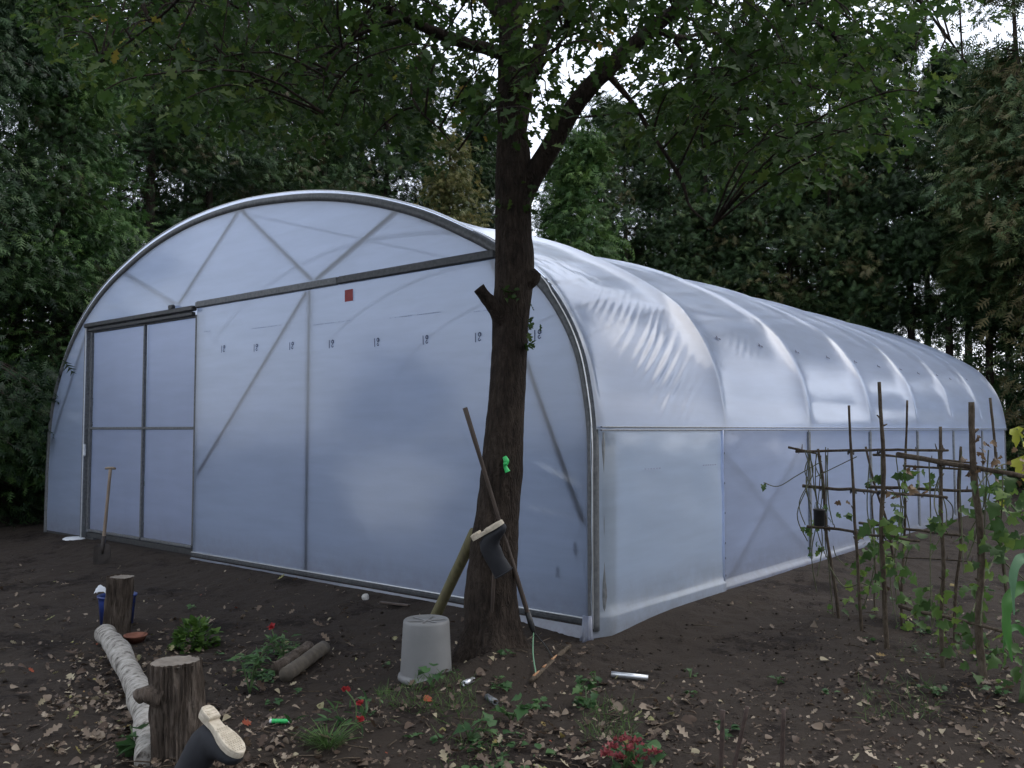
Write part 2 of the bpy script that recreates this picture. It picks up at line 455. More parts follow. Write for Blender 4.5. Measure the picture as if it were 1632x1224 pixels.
tunnel = thing('polytunnel', T(0, 0, 0), 'big arched greenhouse tunnel of milky plastic film behind the oak', 'greenhouse')
L = 15.05; BAY = 2.15

CRE = [((.6, 1.22), (.06, 1.02), .022), ((.75, .86), (.06, .78), .018), ((4.6, .35), (5.6, .55), .03), ((4.9, 2.2), (5.65, 2.75), .03), ((2.2, 2.55), (1.2, 2.85), .03)]
def fsag(u, z):                         # how far the front sheet is sucked in between its frame
    def seg(a, b, x): return math.sin(PI * (x - a) / (b - a)) if a < x < b else 0
    s = max(seg(.05, 3.54, u), seg(3.54, 5.7, u), seg(8.5, 9.75, u)) 
    k = .002 * math.sqrt(max(0, s)) * seg(.03, 2.95, z)
    k += .068 * sm(.8, 2.1, u) * sm(3.5, 2.5, u) * (1 - math.exp(-((u - 3.54) / .22) ** 2)) * sm(.05, 1.35, z) * sm(2.95, 1.4, z)      # slack pulled in above the base rail
    for (u0, z0), (u1, z1), w in CRE:
        if min(u0, u1) - .05 < u < max(u0, u1) + .05:
            f = (u - u0) / (u1 - u0); d_ = z - (z0 + (z1 - z0) * f); k -= .004 * math.exp(-(d_ / w) ** 2) * sm(-.05, .3, f) * sm(1.05, .8, f)
    return k + .0015 * noise.noise(Vector((u * 1.7, z * 2.2, 0)))

def sheet(name, us, zlo, zhi, mat, vfun, parent, nz=70):
    b = MB(); vs = []; fs = []
    for i, u in enumerate(us):
        a, c = zlo(u), zhi(u)
        for j in range(nz + 1):
            z = a + (c - a) * j / nz
            vs.append(T(u, vfun(u, z), z))
    for i in range(len(us) - 1):
        for j in range(nz):
            q = i * (nz + 1) + j; r = q + nz + 1
            fs.append((q, r, r + 1, q + 1))
    b.add(vs, fs, .5); return obj(name, b, mat, parent)

uu = [.012 + (W - .03) * i / 200 for i in range(201)]
uu = sorted(uu + [.03, .05, .08, .11, W - .05, W - .08])
DU0, DU1, DZ = 5.70, 8.50, 2.96
def cut(a, b): return [a] + [u for u in uu if a + .01 < u < b - .01] + [b]
# the front sheet goes round the door opening: right of it, over it, left of it
b = MB()
def addsheet(b, us, zlo, zhi, nz):
    vs = []; fs = []
    for u in us:
        a, c = zlo, zhi(u) if callable(zhi) else zhi
        for j in range(nz + 1):
            z = a + (c - a) * j / nz; vs.append(T(u, fsag(u, z), z))
    for i in range(len(us) - 1):
        for j in range(nz):
            q = i * (nz + 1) + j; r = q + nz + 1; fs.append((q, r, r + 1, q + 1))
    b.add(vs, fs, .5)
addsheet(b, cut(.012, DU0), .05, DZ if False else (lambda u: topz(u) - .01), 90)
addsheet(b, cut(DU0, DU1), DZ, lambda u: topz(u) - .01, 24)
addsheet(b, cut(DU1, W - .012), .03, lambda u: topz(u) - .01, 60)
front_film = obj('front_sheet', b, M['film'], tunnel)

# print on the sheet: a row of small marks and faint lines of lettering
def flat(b, pts, dv=-.006):
    vs = [T(u, fsag(u, z) + dv, z) for u, z in pts]; b.add(vs, [tuple(range(len(vs)))])
for px, py in ((357, 556), (409, 554), (466, 551), (529, 548), (599, 545), (677, 541), (763, 537), (859, 533)):
    u, z = front(px, py); b = MB()
    h = .043
    def R(a0, z0, a1, z1): flat(b, [(u - a0, z + z0), (u - a1, z + z0), (u - a1, z + z1), (u - a0, z + z1)])
    R(-.045, -h, -.035, h * .9)
    def ring(cu, cz, r0, r1, f0=0, f1=1):
        n = 12
        for k in range(n):
            if not f0 <= k / n < f1: continue
            a0, a1 = 2 * PI * k / n, 2 * PI * (k + 1) / n
            flat(b, [(u - cu - r0 * math.cos(a), z + cz + r0 * math.sin(a)) for a in (a0, a1)] + [(u - cu - r1 * math.cos(a), z + cz + r1 * math.sin(a)) for a in (a1, a0)])
    ring(.010, .021, .010, .021); ring(.007, -.021, .008, .017, .1, .92)
    R(.015, .008, .030, .032)
    obj('print_mark', b, M['ink'], front_film, smooth=False)
b = MB()
for px, py, n in ((402, 524, 9), (500, 518, 10), (620, 507, 12), (755, 497, 8), (326, 529, 2)):
    u, z = front(px, py); x = 0
    for k in range(n * 2):
        w = rnd.uniform(.012, .03)
        if rnd.random() < .85: flat(b, [(u - x, z - .004), (u - x - w, z - .004), (u - x - w, z + .004), (u - x, z + .004)])
        x += w + .008
obj('faint_lettering', b, M['paleink'], front_film, smooth=False)
b = MB(); u0, z0 = 2.96, 2.88
flat(b, [(u0, z0), (u0 - .125, z0 + .002), (u0 - .125, z0 - .115), (u0, z0 - .117)], -.008)
obj('red_patch', b, M['red'], front_film, smooth=False)

# roof sheet over the hoops
right = [q for q in prof if q[0] < 5 and q[1] >= 1.49]
pl = np.array(prof); seglen = np.r_[0, np.cumsum(np.hypot(*np.diff(pl, axis=0).T))]
def at_s(s): return float(np.interp(s, seglen, pl[:, 0])), float(np.interp(s, seglen, pl[:, 1]))
s0 = next(seglen[i] for i in range(len(pl)) if pl[i, 1] >= 1.5)
s1 = seglen[-1] - 1.5
ss = list(np.arange(s0, s0 + 2.7, .02)) + list(np.arange(s0 + 2.7, s1, .075)) + [s1]
tv = list(np.arange(0, 2.15, .018)) + list(np.arange(2.15, L, .0537)) + [L]
def bell(x, c, w): return math.exp(-((x - c) / w) ** 2)
def creases(s, t):
    q = (s - s0)
    h = 0
    # long drawn folds running from the second hoop down to the side rail
    a = t * math.cos(.62) + q * math.sin(.62); c = -t * math.sin(.62) + q * math.cos(.62)   # c runs across the folds
    w = c + .02 * noise.noise(Vector((a * 1.2, c * 3, 2)))
    env = bell(t, 1.28, .42) * bell(q, .62, .42)
    env2 = bell(t, 1.1, .5) * bell(q, 1.15, .28)
    amp = .8 + .8 * noise.noise(Vector((c * 6, a * .8, 9)))
    ridge = abs(math.sin(w * 29 + 1.6 * noise.noise(Vector((c * 4, a * .4, 4))))) ** 3
    h += .016 * ridge * env * amp + .009 * abs(math.sin(w * 44)) ** 2 * env2 * amp
    h += .006 * noise.noise(Vector((t * 7, q * 7, 1))) * bell(q, 1.75, .4) * bell(t, .7, .5)
    if t > 2.15:
        e3 = bell(t, 3.2, .3) * bell(q, .95, .2); h += .006 * abs(math.sin(w * 30)) ** 2 * e3
    return h
b = MB(); vs = []; fs = []
for t in tv:
    fr = (t % BAY) / BAY; sag = .058 * (1 - abs(2 * fr - 1) ** 6)
    ed = sm(0, .12, t)
    for s in ss:
        u, z = at_s(s); u2, z2 = at_s(s + .01)
        du, dz = u2 - u, z2 - z; l = math.hypot(du, dz) or 1
        nu, nz_ = -dz / l, du / l
        k = sm(0, .35, s - s0) * sm(0, .35, s1 - s)
        o = .034 + .011 * ed - sag * k * ed
        if s - s0 < 2.2 and t < 4.5: o += creases(s, t) * ed
        o += .004 * noise.noise(Vector((t * 1.1, s * 1.5, 3))) * k
        vs.append(T(u + nu * o, t, z + nz_ * o))
n = len(ss)
for i in range(len(tv) - 1):
    for j in range(n - 1):
        fs.append((i * n + j, i * n + j + 1, (i + 1) * n + j + 1, (i + 1) * n + j))
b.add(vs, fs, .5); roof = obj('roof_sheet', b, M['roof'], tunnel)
for px, py, tt in [(0, 0, 2.6 + 1.03 * k) for k in range(11)]:
    b = MB(); u, z = at_s(s0 + .98); u2, z2 = at_s(s0 + .99); l = math.hypot(u2 - u, z2 - z); a_, c_ = (u2 - u) / l, (z2 - z) / l
    o = .045 - .058 * (1 - abs(2 * (tt % BAY) / BAY - 1) ** 6) + .012
    for dx, dy, w, h in ((0, 0, .03, .012), (.03, .012, .03, .02), (.07, -.006, .045, .012)):
        q = []
        for e1, e2 in ((-1, -1), (1, -1), (1, 1), (-1, 1)):
            sx = dx + e1 * w / 2; sy = dy + e2 * h
            q.append(T(u + a_ * sy - c_ * o, tt + sx, z + c_ * sy + a_ * o))
        b.add(q, [(0, 1, 2, 3)])
    obj('print_mark', b, M['ink'], roof, smooth=False)

# side sheets. right: first bay is its own vent curtain hung outside the rail
def side_sheet(name, t0, t1, profile, u_at, nt, mat, wob=.004):
    b = MB(); vs = []; fs = []; n = len(profile)
    for i in range(nt + 1):
        t = t0 + (t1 - t0) * i / nt
        for j, (o, z) in enumerate(profile):
            w = wob * noise.noise(Vector((t * 2.2, z * 2.5, 6))) * (1 if .15 < z < 1.4 else .3) - (o * (1 - sm(-.03, .16, t)) if t0 < .01 else 0)
            dz = .02 * noise.noise(Vector((t * 5, 1, 1))) if j == n - 1 else 0
            vs.append(T(u_at(o + w), t, z + dz))
    for i in range(nt):
        for j in range(n - 1): fs.append((i * n + j, i * n + j + 1, (i + 1) * n + j + 1, (i + 1) * n + j))
    b.add(vs, fs, .5); return obj(name, b, mat, tunnel)
def pr(o0, lo, ledge, zl):
    up = [(o0, 1.53 - .045 * k) for k in range(int((1.53 - zl - .05) / .045))]
    return up + [(o0, zl + .04), (o0 + .006, zl + .02), (o0 + ledge * .45, zl + .004), (o0 + ledge, zl - .01), (o0 + ledge + .006, zl - .03), (o0 + ledge, lo)]
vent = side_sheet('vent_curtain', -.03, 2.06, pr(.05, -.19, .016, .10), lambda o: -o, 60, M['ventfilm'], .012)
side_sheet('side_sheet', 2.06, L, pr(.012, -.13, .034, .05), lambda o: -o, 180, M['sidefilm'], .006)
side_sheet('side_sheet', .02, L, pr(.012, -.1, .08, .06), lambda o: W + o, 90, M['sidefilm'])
b = MB()
tube(b, [T(-.056, 2.05, z) for z in np.linspace(1.50, -.12, 12)], .014, 8)
obj('curtain_hem', b, M['sidefilm'], vent)
for z in (1.28, 1.0, .72, .30, .14, .44):
    b = MB(); box(b, T(-.058, 2.075, z), U, V, ZU, .012, .012, .022, .003); obj('clip', b, M['black'], vent, smooth=False)
b = MB()
for y0 in (.62, 1.62):
    for k in range(6):
        t = y0 + k * .045; b.add([T(-.075, t, 1.175), T(-.075, t + .034, 1.175), T(-.075, t + .034, 1.186), T(-.075, t, 1.186)], [(0, 1, 2, 3)])
obj('faint_lettering', b, M['paleink'], vent, smooth=False)
# rear wall
b = MB(); vs = []; fs = []; us = [.03 + (W - .06) * i / 60 for i in range(61)]
for u in us:
    c = topz(u) - .01
    for j in range(21): vs.append(T(u, L, c * j / 20))
for i in range(60):
    for j in range(20): fs.append((i * 21 + j, i * 21 + 21 + j, i * 21 + 22 + j, i * 21 + j + 1))
b.add(vs, fs, .5); obj('rear_sheet', b, M['film'], tunnel)

# hoops, rails, frame tubes
hoop_pts = [(q[0], q[1]) for q in prof[::4]]
for k in range(8):
    t = k * BAY if k else .02
    b = MB(); r = .046 if k in (0, 7) else .03
    pts = []
    for i, (u, z) in enumerate(hoop_pts):
        a = hoop_pts[max(i - 1, 0)]; c = hoop_pts[min(i + 1, len(hoop_pts) - 1)]
        du, dz = c[0] - a[0], c[1] - a[1]; l = math.hypot(du, dz)
        pts.append(T(u + dz / l * r * .35, min(t, L - .05), z - du / l * r * .35 - .02))
    tube(b, pts, r, 10); obj('hoop', b, M['tube'], tunnel)
b = MB()
tube(b, [T(u, -.02, z + .03) if z > 2.6 else T(u - .012, -.03, z + .004) for u, z in prof[::3] if not u > 9], .005, 6)
obj('clamp_strip', b, M['alu'], tunnel)
for u in (-.02, W + .02):
    b = MB()
    for z, o in ((1.522, 0), (1.497, .0)):
        s_ = -1 if u < 0 else 1
        box(b, T(u + s_ * (.034 + o), L / 2, z), U, V, ZU, .02, L - .06, .011, .003)
    obj('side_rail', b, M['galv'], tunnel, smooth=False)
b = MB(); tube(b, [T(2.0, .1, 3.45), T(2.0, L - .1, 3.45)], .02, 8); obj('purlin', b, M['galv'], tunnel)
b = MB(); tube(b, [T(4.9, .1, 3.98), T(4.9, L - .1, 3.98)], .02, 8); obj('purlin', b, M['galv'], tunnel)
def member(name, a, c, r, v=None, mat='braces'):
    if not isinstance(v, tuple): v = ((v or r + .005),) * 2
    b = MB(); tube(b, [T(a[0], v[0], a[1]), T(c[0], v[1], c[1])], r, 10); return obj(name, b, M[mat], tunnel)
for c0, c1, v_, h_, mt in ((.98, 3.05, -.012, .078, 'braces'), (3.055, DU0, -.009, .078, 'tube')):  # left length coloured paler, standing in for the veil of the film
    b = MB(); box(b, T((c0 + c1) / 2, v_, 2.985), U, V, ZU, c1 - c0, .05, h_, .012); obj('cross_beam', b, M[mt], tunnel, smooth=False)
member('post', (3.54, .02), (3.54, 2.94), .026)
member('diagonal_brace', (3.60, 2.93), (5.62, 1.0), .021)
member('roof_brace', (3.5, 3.05), (4.82, 4.0), .02)
member('roof_brace', (3.44, 3.05), (2.22, 3.57), .024)
member('roof_brace', (4.86, 4.0), (6.13, 3.05), .02)
member('roof_brace', (6.19, 3.05), (7.55, 3.6), .018, .035)
member('diagonal_brace', (1.04, 2.94), (.10, .80), .022)
member('diagonal_brace', (8.55, 2.95), (9.66, 1.3), .02)
b = MB(); box(b, T(DU0 - .03, .06, 1.49), U, V, ZU, .05, .05, 2.92, .008); obj('door_post', b, M['galv'], tunnel, smooth=False)
b = MB(); box(b, T(DU1 + .03, .0, 1.49), U, V, ZU, .06, .09, 2.98, .008); obj('door_post', b, M['galv'], tunnel, smooth=False)
b = MB(); box(b, T(DU1 - .012, -.055, 1.5), U, V, ZU, .014, .014, 2.95, .003); obj('door_edge_strip', b, M['alu'], tunnel, smooth=False)
b = MB(); box(b, T(9.0, .03, .0), U, V, ZU, 1.5, .05, .05, .006); obj('base_rail', b, M['darksteel'], tunnel, smooth=False)
# base rail below the right part of the front: dark channel with a bright clamp strip on top, then the skirt
b = MB(); box(b, T(2.86, -.018, .042), U, V, ZU, 5.66, .03, .036, .006); base = obj('base_rail', b, M['braces'], tunnel, smooth=False)
b = MB(); box(b, T(2.86, -.022, .070), U, V, ZU, 5.66, .018, .011, .003); obj('clamp_strip', b, M['alu'], base, smooth=False)
b = MB(); vs = []; fs = []
for i in range(121):
    u = .02 + 5.66 * i / 120
    for j in range(6):
        f = j / 5; w = .03 * noise.noise(Vector((u * 6, j, 0))) * f
        z = .012 - f * (.07 + .07 * math.exp(-(u / .5) ** 2)); vs.append(T(u - (.05 * f if i == 0 else 0), -.03 - .06 * f - abs(w), z))
for i in range(120):
    for j in range(5): fs.append((i * 6 + j, i * 6 + 6 + j, i * 6 + 7 + j, i * 6 + j + 1))
b.add(vs, fs, .5); obj('ground_skirt', b, M['sidefilm'], tunnel)
# corner: post, gathered plastic foot
b = MB()
for k in range(9):
    a = k / 8 * PI * .75
    tube(b, [T(.03 - .03 * math.cos(a), -.04 - .03 * math.sin(a), .1), T(.03 - .035 * math.cos(a), -.045 - .035 * math.sin(a), -.04), T(.02 - .055 * math.cos(a) * (1 + .5 * (k % 2)), -.05 - .05 * math.sin(a) * (1 + .5 * (k % 3)), -.15)], [.010, .013, .016], 6)
obj('gathered_plastic', b, M['sidefilm'], tunnel)
b = MB(); box(b, T(-.022, .16, .68), U, V, ZU, .03, .16, 1.62, .01); obj('corner_post', b, M['galv'], tunnel, smooth=False)
# side posts and cross braces behind the right side sheet
for t in (4.27, 6.4, 8.6, 10.75, 12.9):
    b = MB(); box(b, T(-.022, t, .72), U, V, ZU, .034, .05, 1.52, .008); obj('side_post', b, M['galv'], tunnel, smooth=False)
for a, c in (((2.15, .05), (4.15, 1.4)), ((2.2, 1.3), (4.2, .2))):
    b = MB(); tube(b, [T(.05, a[0], a[1]), T(.05, c[0], c[1])], .02, 8); obj('side_brace', b, M['galv'], tunnel)
# the door: sliding leaf just inside its posts
DV = .02
b = MB()
for u in (DU0 + .025, 6.97, DU1 - .05): box(b, T(u, DV, 1.50), U, V, ZU, .034, .04, 2.74, .006)
for z in (.12, 1.52, 2.86):
    for a, c in ((DU0 + .045, 6.95), (6.99, DU1 - .07)): box(b, T((a + c) / 2, DV, z), U, V, ZU, c - a, .036, .034, .006)
door = obj('sliding_door', b, M['tube'], tunnel, smooth=False)
for a, c in ((DU0 + .03, 6.95), (6.99, DU1 - .06)):
    for z0, z1 in ((.13, 1.51), (1.53, 2.85)):
        b = MB(); vs = []; fs = []
        for i in range(25):
            for j in range(25):
                u = a + (c - a) * i / 24; z = z0 + (z1 - z0) * j / 24
                vs.append(T(u, DV + .024 + .006 * noise.noise(Vector((u * 3, z * .8, 8))), z))
        for i in range(24):
            for j in range(24): q = i * 25 + j; fs.append((q, q + 25, q + 26, q + 1))
        b.add(vs, fs, .5); obj('pane', b, M['doorfilm'], door)
b = MB(); box(b, T((DU0 + DU1) / 2 + .02, -.035, 2.945), U, V, ZU, DU1 - DU0 + .04, .075, .062, .012)
box(b, T((DU0 + DU1) / 2 + .02, -.015, 2.885), U, V, ZU, DU1 - DU0 - .06, .05, .045, .006)
track = obj('door_track', b, M['darksteel'], tunnel, smooth=False)
b = MB(); box(b, T(6.22, -.04, 3.0), U, V, ZU, .1, .05, .06, .01); obj('track_bracket', b, M['darksteel'], track, smooth=False)
b = MB(); box(b, T(DU1 - .04, -.05, 1.22), U, V, ZU, .03, .04, .17, .012); obj('handle', b, M['white'], door, smooth=False)
b = MB(); box(b, T((DU0 + DU1) / 2, DV + .01, .06), U, V, ZU, DU1 - DU0 - .02, .03, .07, .005); obj('threshold', b, M['darksteel'], tunnel, smooth=False)
b = MB(); lathe(b, T(8.6, -.09, -.015), [(0, .035), (.12, .035), (.15, .02), (.15, -.03)], 20); obj('foot_plate', b, M['white'], tunnel)
# marks inside near the corner
for px, py, h in ((889, 909, .1), (917, 873, .1)):
    u, z = front(px, py); b = MB(); box(b, T(u, .02, z), U, V, ZU, .022, .01, h, .004); obj('bracket', b, M['darksteel'], tunnel, smooth=False)

# ------------------------------------------------------------------ oak in front
oak = thing('oak_tree', (TREE_X, TREE_Y, g0(TREE_X, TREE_Y)), 'oak with furrowed brown trunk standing before the tunnel', 'tree')
def barkdisp(amp):
    def f(p, a, i):
        return amp * (noise.noise(Vector((p.x * 14, p.y * 14, p.z * 3.5))) + .6 * noise.noise(Vector((p.x * 38, p.y * 38, p.z * 9))))
    return f
tp = [(783, 1075, .36), (784, 1050, .29), (784, 1015, .225), (784, 985, .20), (783, 940, .186), (788, 870, .170), (795, 800, .152), (799, 760, .152), (801, 720, .148), (806, 660, .138),
      (810, 600, .131), (813, 540, .131), (815, 490, .137), (820, 440, .140), (819, 390, .134), (818, 340, .134), (819, 290, .136), (818, 250, .124), (816, 200, .106),
      (815, 150, .100), (815, 100, .094), (813, 40, .089), (812, -30, .084), (818, -160, .074), (830, -320, .060), (820, -520, .045), (835, -760, .022)]
pts = spline([D(a, c, TREE_Y) for a, c, _ in tp], 7); rr = lerps([r * .95 for *_, r in tp], 7)
b = MB()
def troot(p, a, i):
    k = max(0, 1 - (p.z + .1) / .45)
    return barkdisp(.011)(p, a, i) + .07 * k * k * math.sin(a * 5 + 1)
tube(b, pts, rr, 56, disp=troot)
def limb(b, pix, r0, r1, seg=14, m=6, amp=.006):
    P = [D(*q) for q in pix]; P = spline(P, m); n = len(P)
    tube(b, P, [r0 + (r1 - r0) * i / (n - 1) for i in range(n)], seg, disp=barkdisp(amp)); return P
# knob and sawn stub are part of the trunk
vs = []
tube(b, spline([D(806, 515, 5.97), D(790, 492, 5.9), D(775, 474, 5.86), D(763, 459, 5.84)], 5), lerps([.09, .055, .042, .04], 5), 16, disp=barkdisp(.008))
tube(b, spline([D(830, 452, 5.98), D(847, 442, 5.96), D(857, 432, 5.95)], 5), lerps([.09, .062, .03], 5), 14, disp=barkdisp(.01))
trunk = obj('trunk', b, M['oakbark'], oak)
LIMBS = []
def branch(pix, r0, r1, seg=12):
    b = MB(); P = limb(b, pix, r0, r1, seg); LIMBS.append(P); return obj('branch', b, M['oakbark'], oak)
branch([(822, 335, 6.0), (846, 285, 5.98), (868, 250, 5.95), (900, 195, 5.9), (930, 150, 5.85), (985, 95, 5.8), (1040, 45, 5.7), (1095, 0, 5.6), (1180, -90, 5.5), (1300, -200, 5.3)], .085, .03)
branch([(824, 215, 6.05), (840, 130, 6.08), (858, 80, 6.1), (880, 30, 6.15), (897, -20, 6.2), (920, -150, 6.4), (930, -330, 6.6)], .066, .025)
branch([(812, 90, 6.0), (785, 80, 5.95), (740, 68, 5.85), (690, 50, 5.75), (650, 30, 5.65), (610, 12, 5.5), (560, -10, 5.4), (430, -90, 5.1)], .05, .015)
branch([(812, 45, 6.0), (795, 20, 6.0), (770, -10, 6.05), (735, -90, 6.2), (690, -220, 6.5)], .05, .02)
branch([(826, 190, 6.0), (845, 140, 5.9), (868, 100, 5.8), (900, 60, 5.7)], .022, .006)
branch([(648, 30, 5.66), (605, 42, 5.8), (568, 58, 6.0), (520, 85, 6.2), (450, 118, 6.4), (380, 135, 6.6)], .018, .006)
branch([(690, 52, 5.75), (668, 95, 5.7), (655, 140, 5.65), (668, 175, 5.62), (700, 205, 5.6), (730, 240, 5.55)], .013, .004)
branch([(572, 58, 6.0), (568, 110, 6.0), (555, 155, 6.0), (540, 200, 6.0)], .011, .004)
branch([(600, 10, 5.5), (560, 60, 5.3), (520, 110, 5.2), (515, 180, 5.1)], .012, .004)
branch([(965, 115, 5.82), (1005, 160, 5.8), (1040, 215, 5.75), (1085, 285, 5.7), (1100, 330, 5.65), (1135, 360, 5.6)], .02, .005)
branch([(1040, 48, 5.7), (1090, 60, 5.9), (1130, 50, 6.1), (1170, 70, 6.3), (1230, 120, 6.5)], .02, .006)
branch([(1075, 65, 5.85), (1105, 110, 5.85), (1115, 170, 5.85), (1120, 235, 5.85)], .014, .004)
branch([(1150, 62, 6.2), (1190, 110, 6.3), (1210, 170, 6.4)], .012, .004)
branch([(1180, -90, 5.5), (1260, 10, 6.0), (1330, 60, 6.4), (1380, 150, 6.8), (1420, 220, 7.0)], .022, .005)
branch([(905, 190, 5.9), (945, 185, 6.0), (1000, 180, 6.1)], .012, .004)
branch([(1300, -200, 5.3), (1400, -80, 5.8), (1480, 20, 6.2), (1540, 100, 6.6)], .02, .005)
branch([(430, -90, 5.1), (330, -40, 5.4), (240, 40, 5.8), (160, 100, 6.2)], .016, .005)
branch([(690, -220, 6.5), (560, -160, 7.2), (420, -60, 7.8), (300, 40, 8.2)], .02, .005)
branch([(920, -150, 6.4), (1050, -120, 7.2), (1200, -20, 8), (1320, 60, 8.6)], .02, .005)
# leaf clusters on twigs that spring from those branches
lp = np.array([p for P in LIMBS for p in P])
tw = MB(); pile = LeafPile()
def sky_gap(x, y):
    for cx, cy, a, c in ((735, 15, 50, 35), (940, 110, 62, 60), (1150, 75, 22, 26), (880, 60, 30, 40), (1000, 30, 30, 18), (1245, 150, 18, 30), (1570, 25, 50, 50)):
        if ((x - cx) / a) ** 2 + ((y - cy) / c) ** 2 < 1: return True
    return False
def lowest(x):   # how far down the picture the crown hangs
    return float(np.interp(x, [0, 90, 200, 330, 420, 520, 620, 720, 790, 870, 950, 1050, 1150, 1250, 1350, 1450, 1520, 1600], [0, 90, 190, 215, 235, 230, 265, 265, 200, 250, 230, 265, 320, 310, 280, 240, 120, 40]))
made = 0; tries = 0
while made < 580 and tries < 30000:
    tries += 1
    Y = rnd.uniform(4.3, 8.8); x = rnd.uniform(-4.2, 4.2); z = rnd.uniform(2.9, 7.6)
    if math.hypot(x - TREE_X, Y - TREE_Y) > 4.3: continue
    px = 816 + x / Y * F; py = 685 - (z - HC) / Y * F
    if py > lowest(px) - 58 or px < 60 or px > 1580: continue
    if py > -60 and sky_gap(px, py): continue
    if -40 < py < 290 and Y < 6.1 and any(abs(px - (816 + q.x / q.y * F)) < 46 and abs(py - (685 - (q.z - HC) / q.y * F)) < 46 for q in LIMBS[0][4:48:3]) and rnd.random() < .85: continue
    if py < -60 and rnd.random() < .5: continue
    c = np.array((x, Y, z)); d = np.linalg.norm(lp - c, axis=1); k = int(d.argmin())
    if d[k] > 1.5: continue
    made += 1
    a = Vector(lp[k]); e = Vector(c)
    mid = (a + e) / 2 + Vector((rnd.uniform(-.1, .1), rnd.uniform(-.1, .1), .12 * d[k]))
    P = spline([a, mid, e, e + (e - mid).normalized() * .2 + Vector((0, 0, -.08))], 3)
    tube(tw, P, [.009 - .006 * i / (len(P) - 1) for i in range(len(P))], 4, cap=False)
    n = rnd.randint(30, 50)
    off = rng.normal(size=(n, 3)) * np.array((.24, .24, .10))
    Pp = c + off; Pp[:, 2] -= .25 * (off[:, 0] ** 2 + off[:, 1] ** 2) / .2
    X = off * np.array((1, 1, .2)) + rng.normal(size=(n, 3)) * .12 + np.array((0, 0, -.12))
    N = np.array((0, 0, 1.0)) + rng.normal(size=(n, 3)) * .42
    ppx = 816 + Pp[:, 0] / Pp[:, 1] * F; ppy = 685 - (Pp[:, 2] - HC) / Pp[:, 1] * F
    ok = np.array([not (sky_gap(a_, b_) and rnd.random() < .5) for a_, b_ in zip(ppx, ppy)]) & (ppy < np.array([lowest(q) for q in ppx]) + 4)
    Pp, X, N = Pp[ok], X[ok], N[ok]; n = len(Pp)
    if n == 0: continue
    base_t = np.clip(rng.normal(.45, .2), .05, .85)
    t = np.clip(base_t + rng.normal(size=n) * .15, 0, .9)
    if rnd.random() < .04: t = np.clip(t + .3, 0, 1)
    pile.put(bent(OAK, .18), Pp, X, N, rng.uniform(.068, .118, n), t)
# sprouts on the trunk
for px, py in ((848, 512), (843, 520), (846, 548), (842, 552), (835, 205), (825, 190), (800, 330), (845, 300), (812, 465), (808, 470), (838, 330), (790, 130)):
    c = np.array(D(px, py, 5.86)); n = 6 if py < 480 else 3
    pile.put(bent(OAK, .2), c + rng.normal(size=(n, 3)) * .035, rv(n), rv(n), rng.uniform(.05, .09, n), rng.uniform(.2, .8, n))
obj('twig', tw, M['oakbark'], oak)
pile.build('crown', M['oakleaf'], oak)

# ------------------------------------------------------------------ conifers
FR = []; FT = []
def _tri(*p):
    n = len(FR); FR.extend(p); FT.append((n, n + 1, n + 2))
_tri((0, -.035, 0), (0, .035, 0), (1, 0, -.22))
for i, (a, w) in enumerate(((.10, .30), (.30, .36), (.50, .30), (.70, .20))):
    for s_ in (-1, 1):
        dz = -.22 * a * a
        _tri((a, 0, dz), (a + .15, 0, dz - .03), (a + .26, s_ * w, dz - .10 - .05 * (i % 2)))
FROND = (np.array(FR, float), np.array(FT))

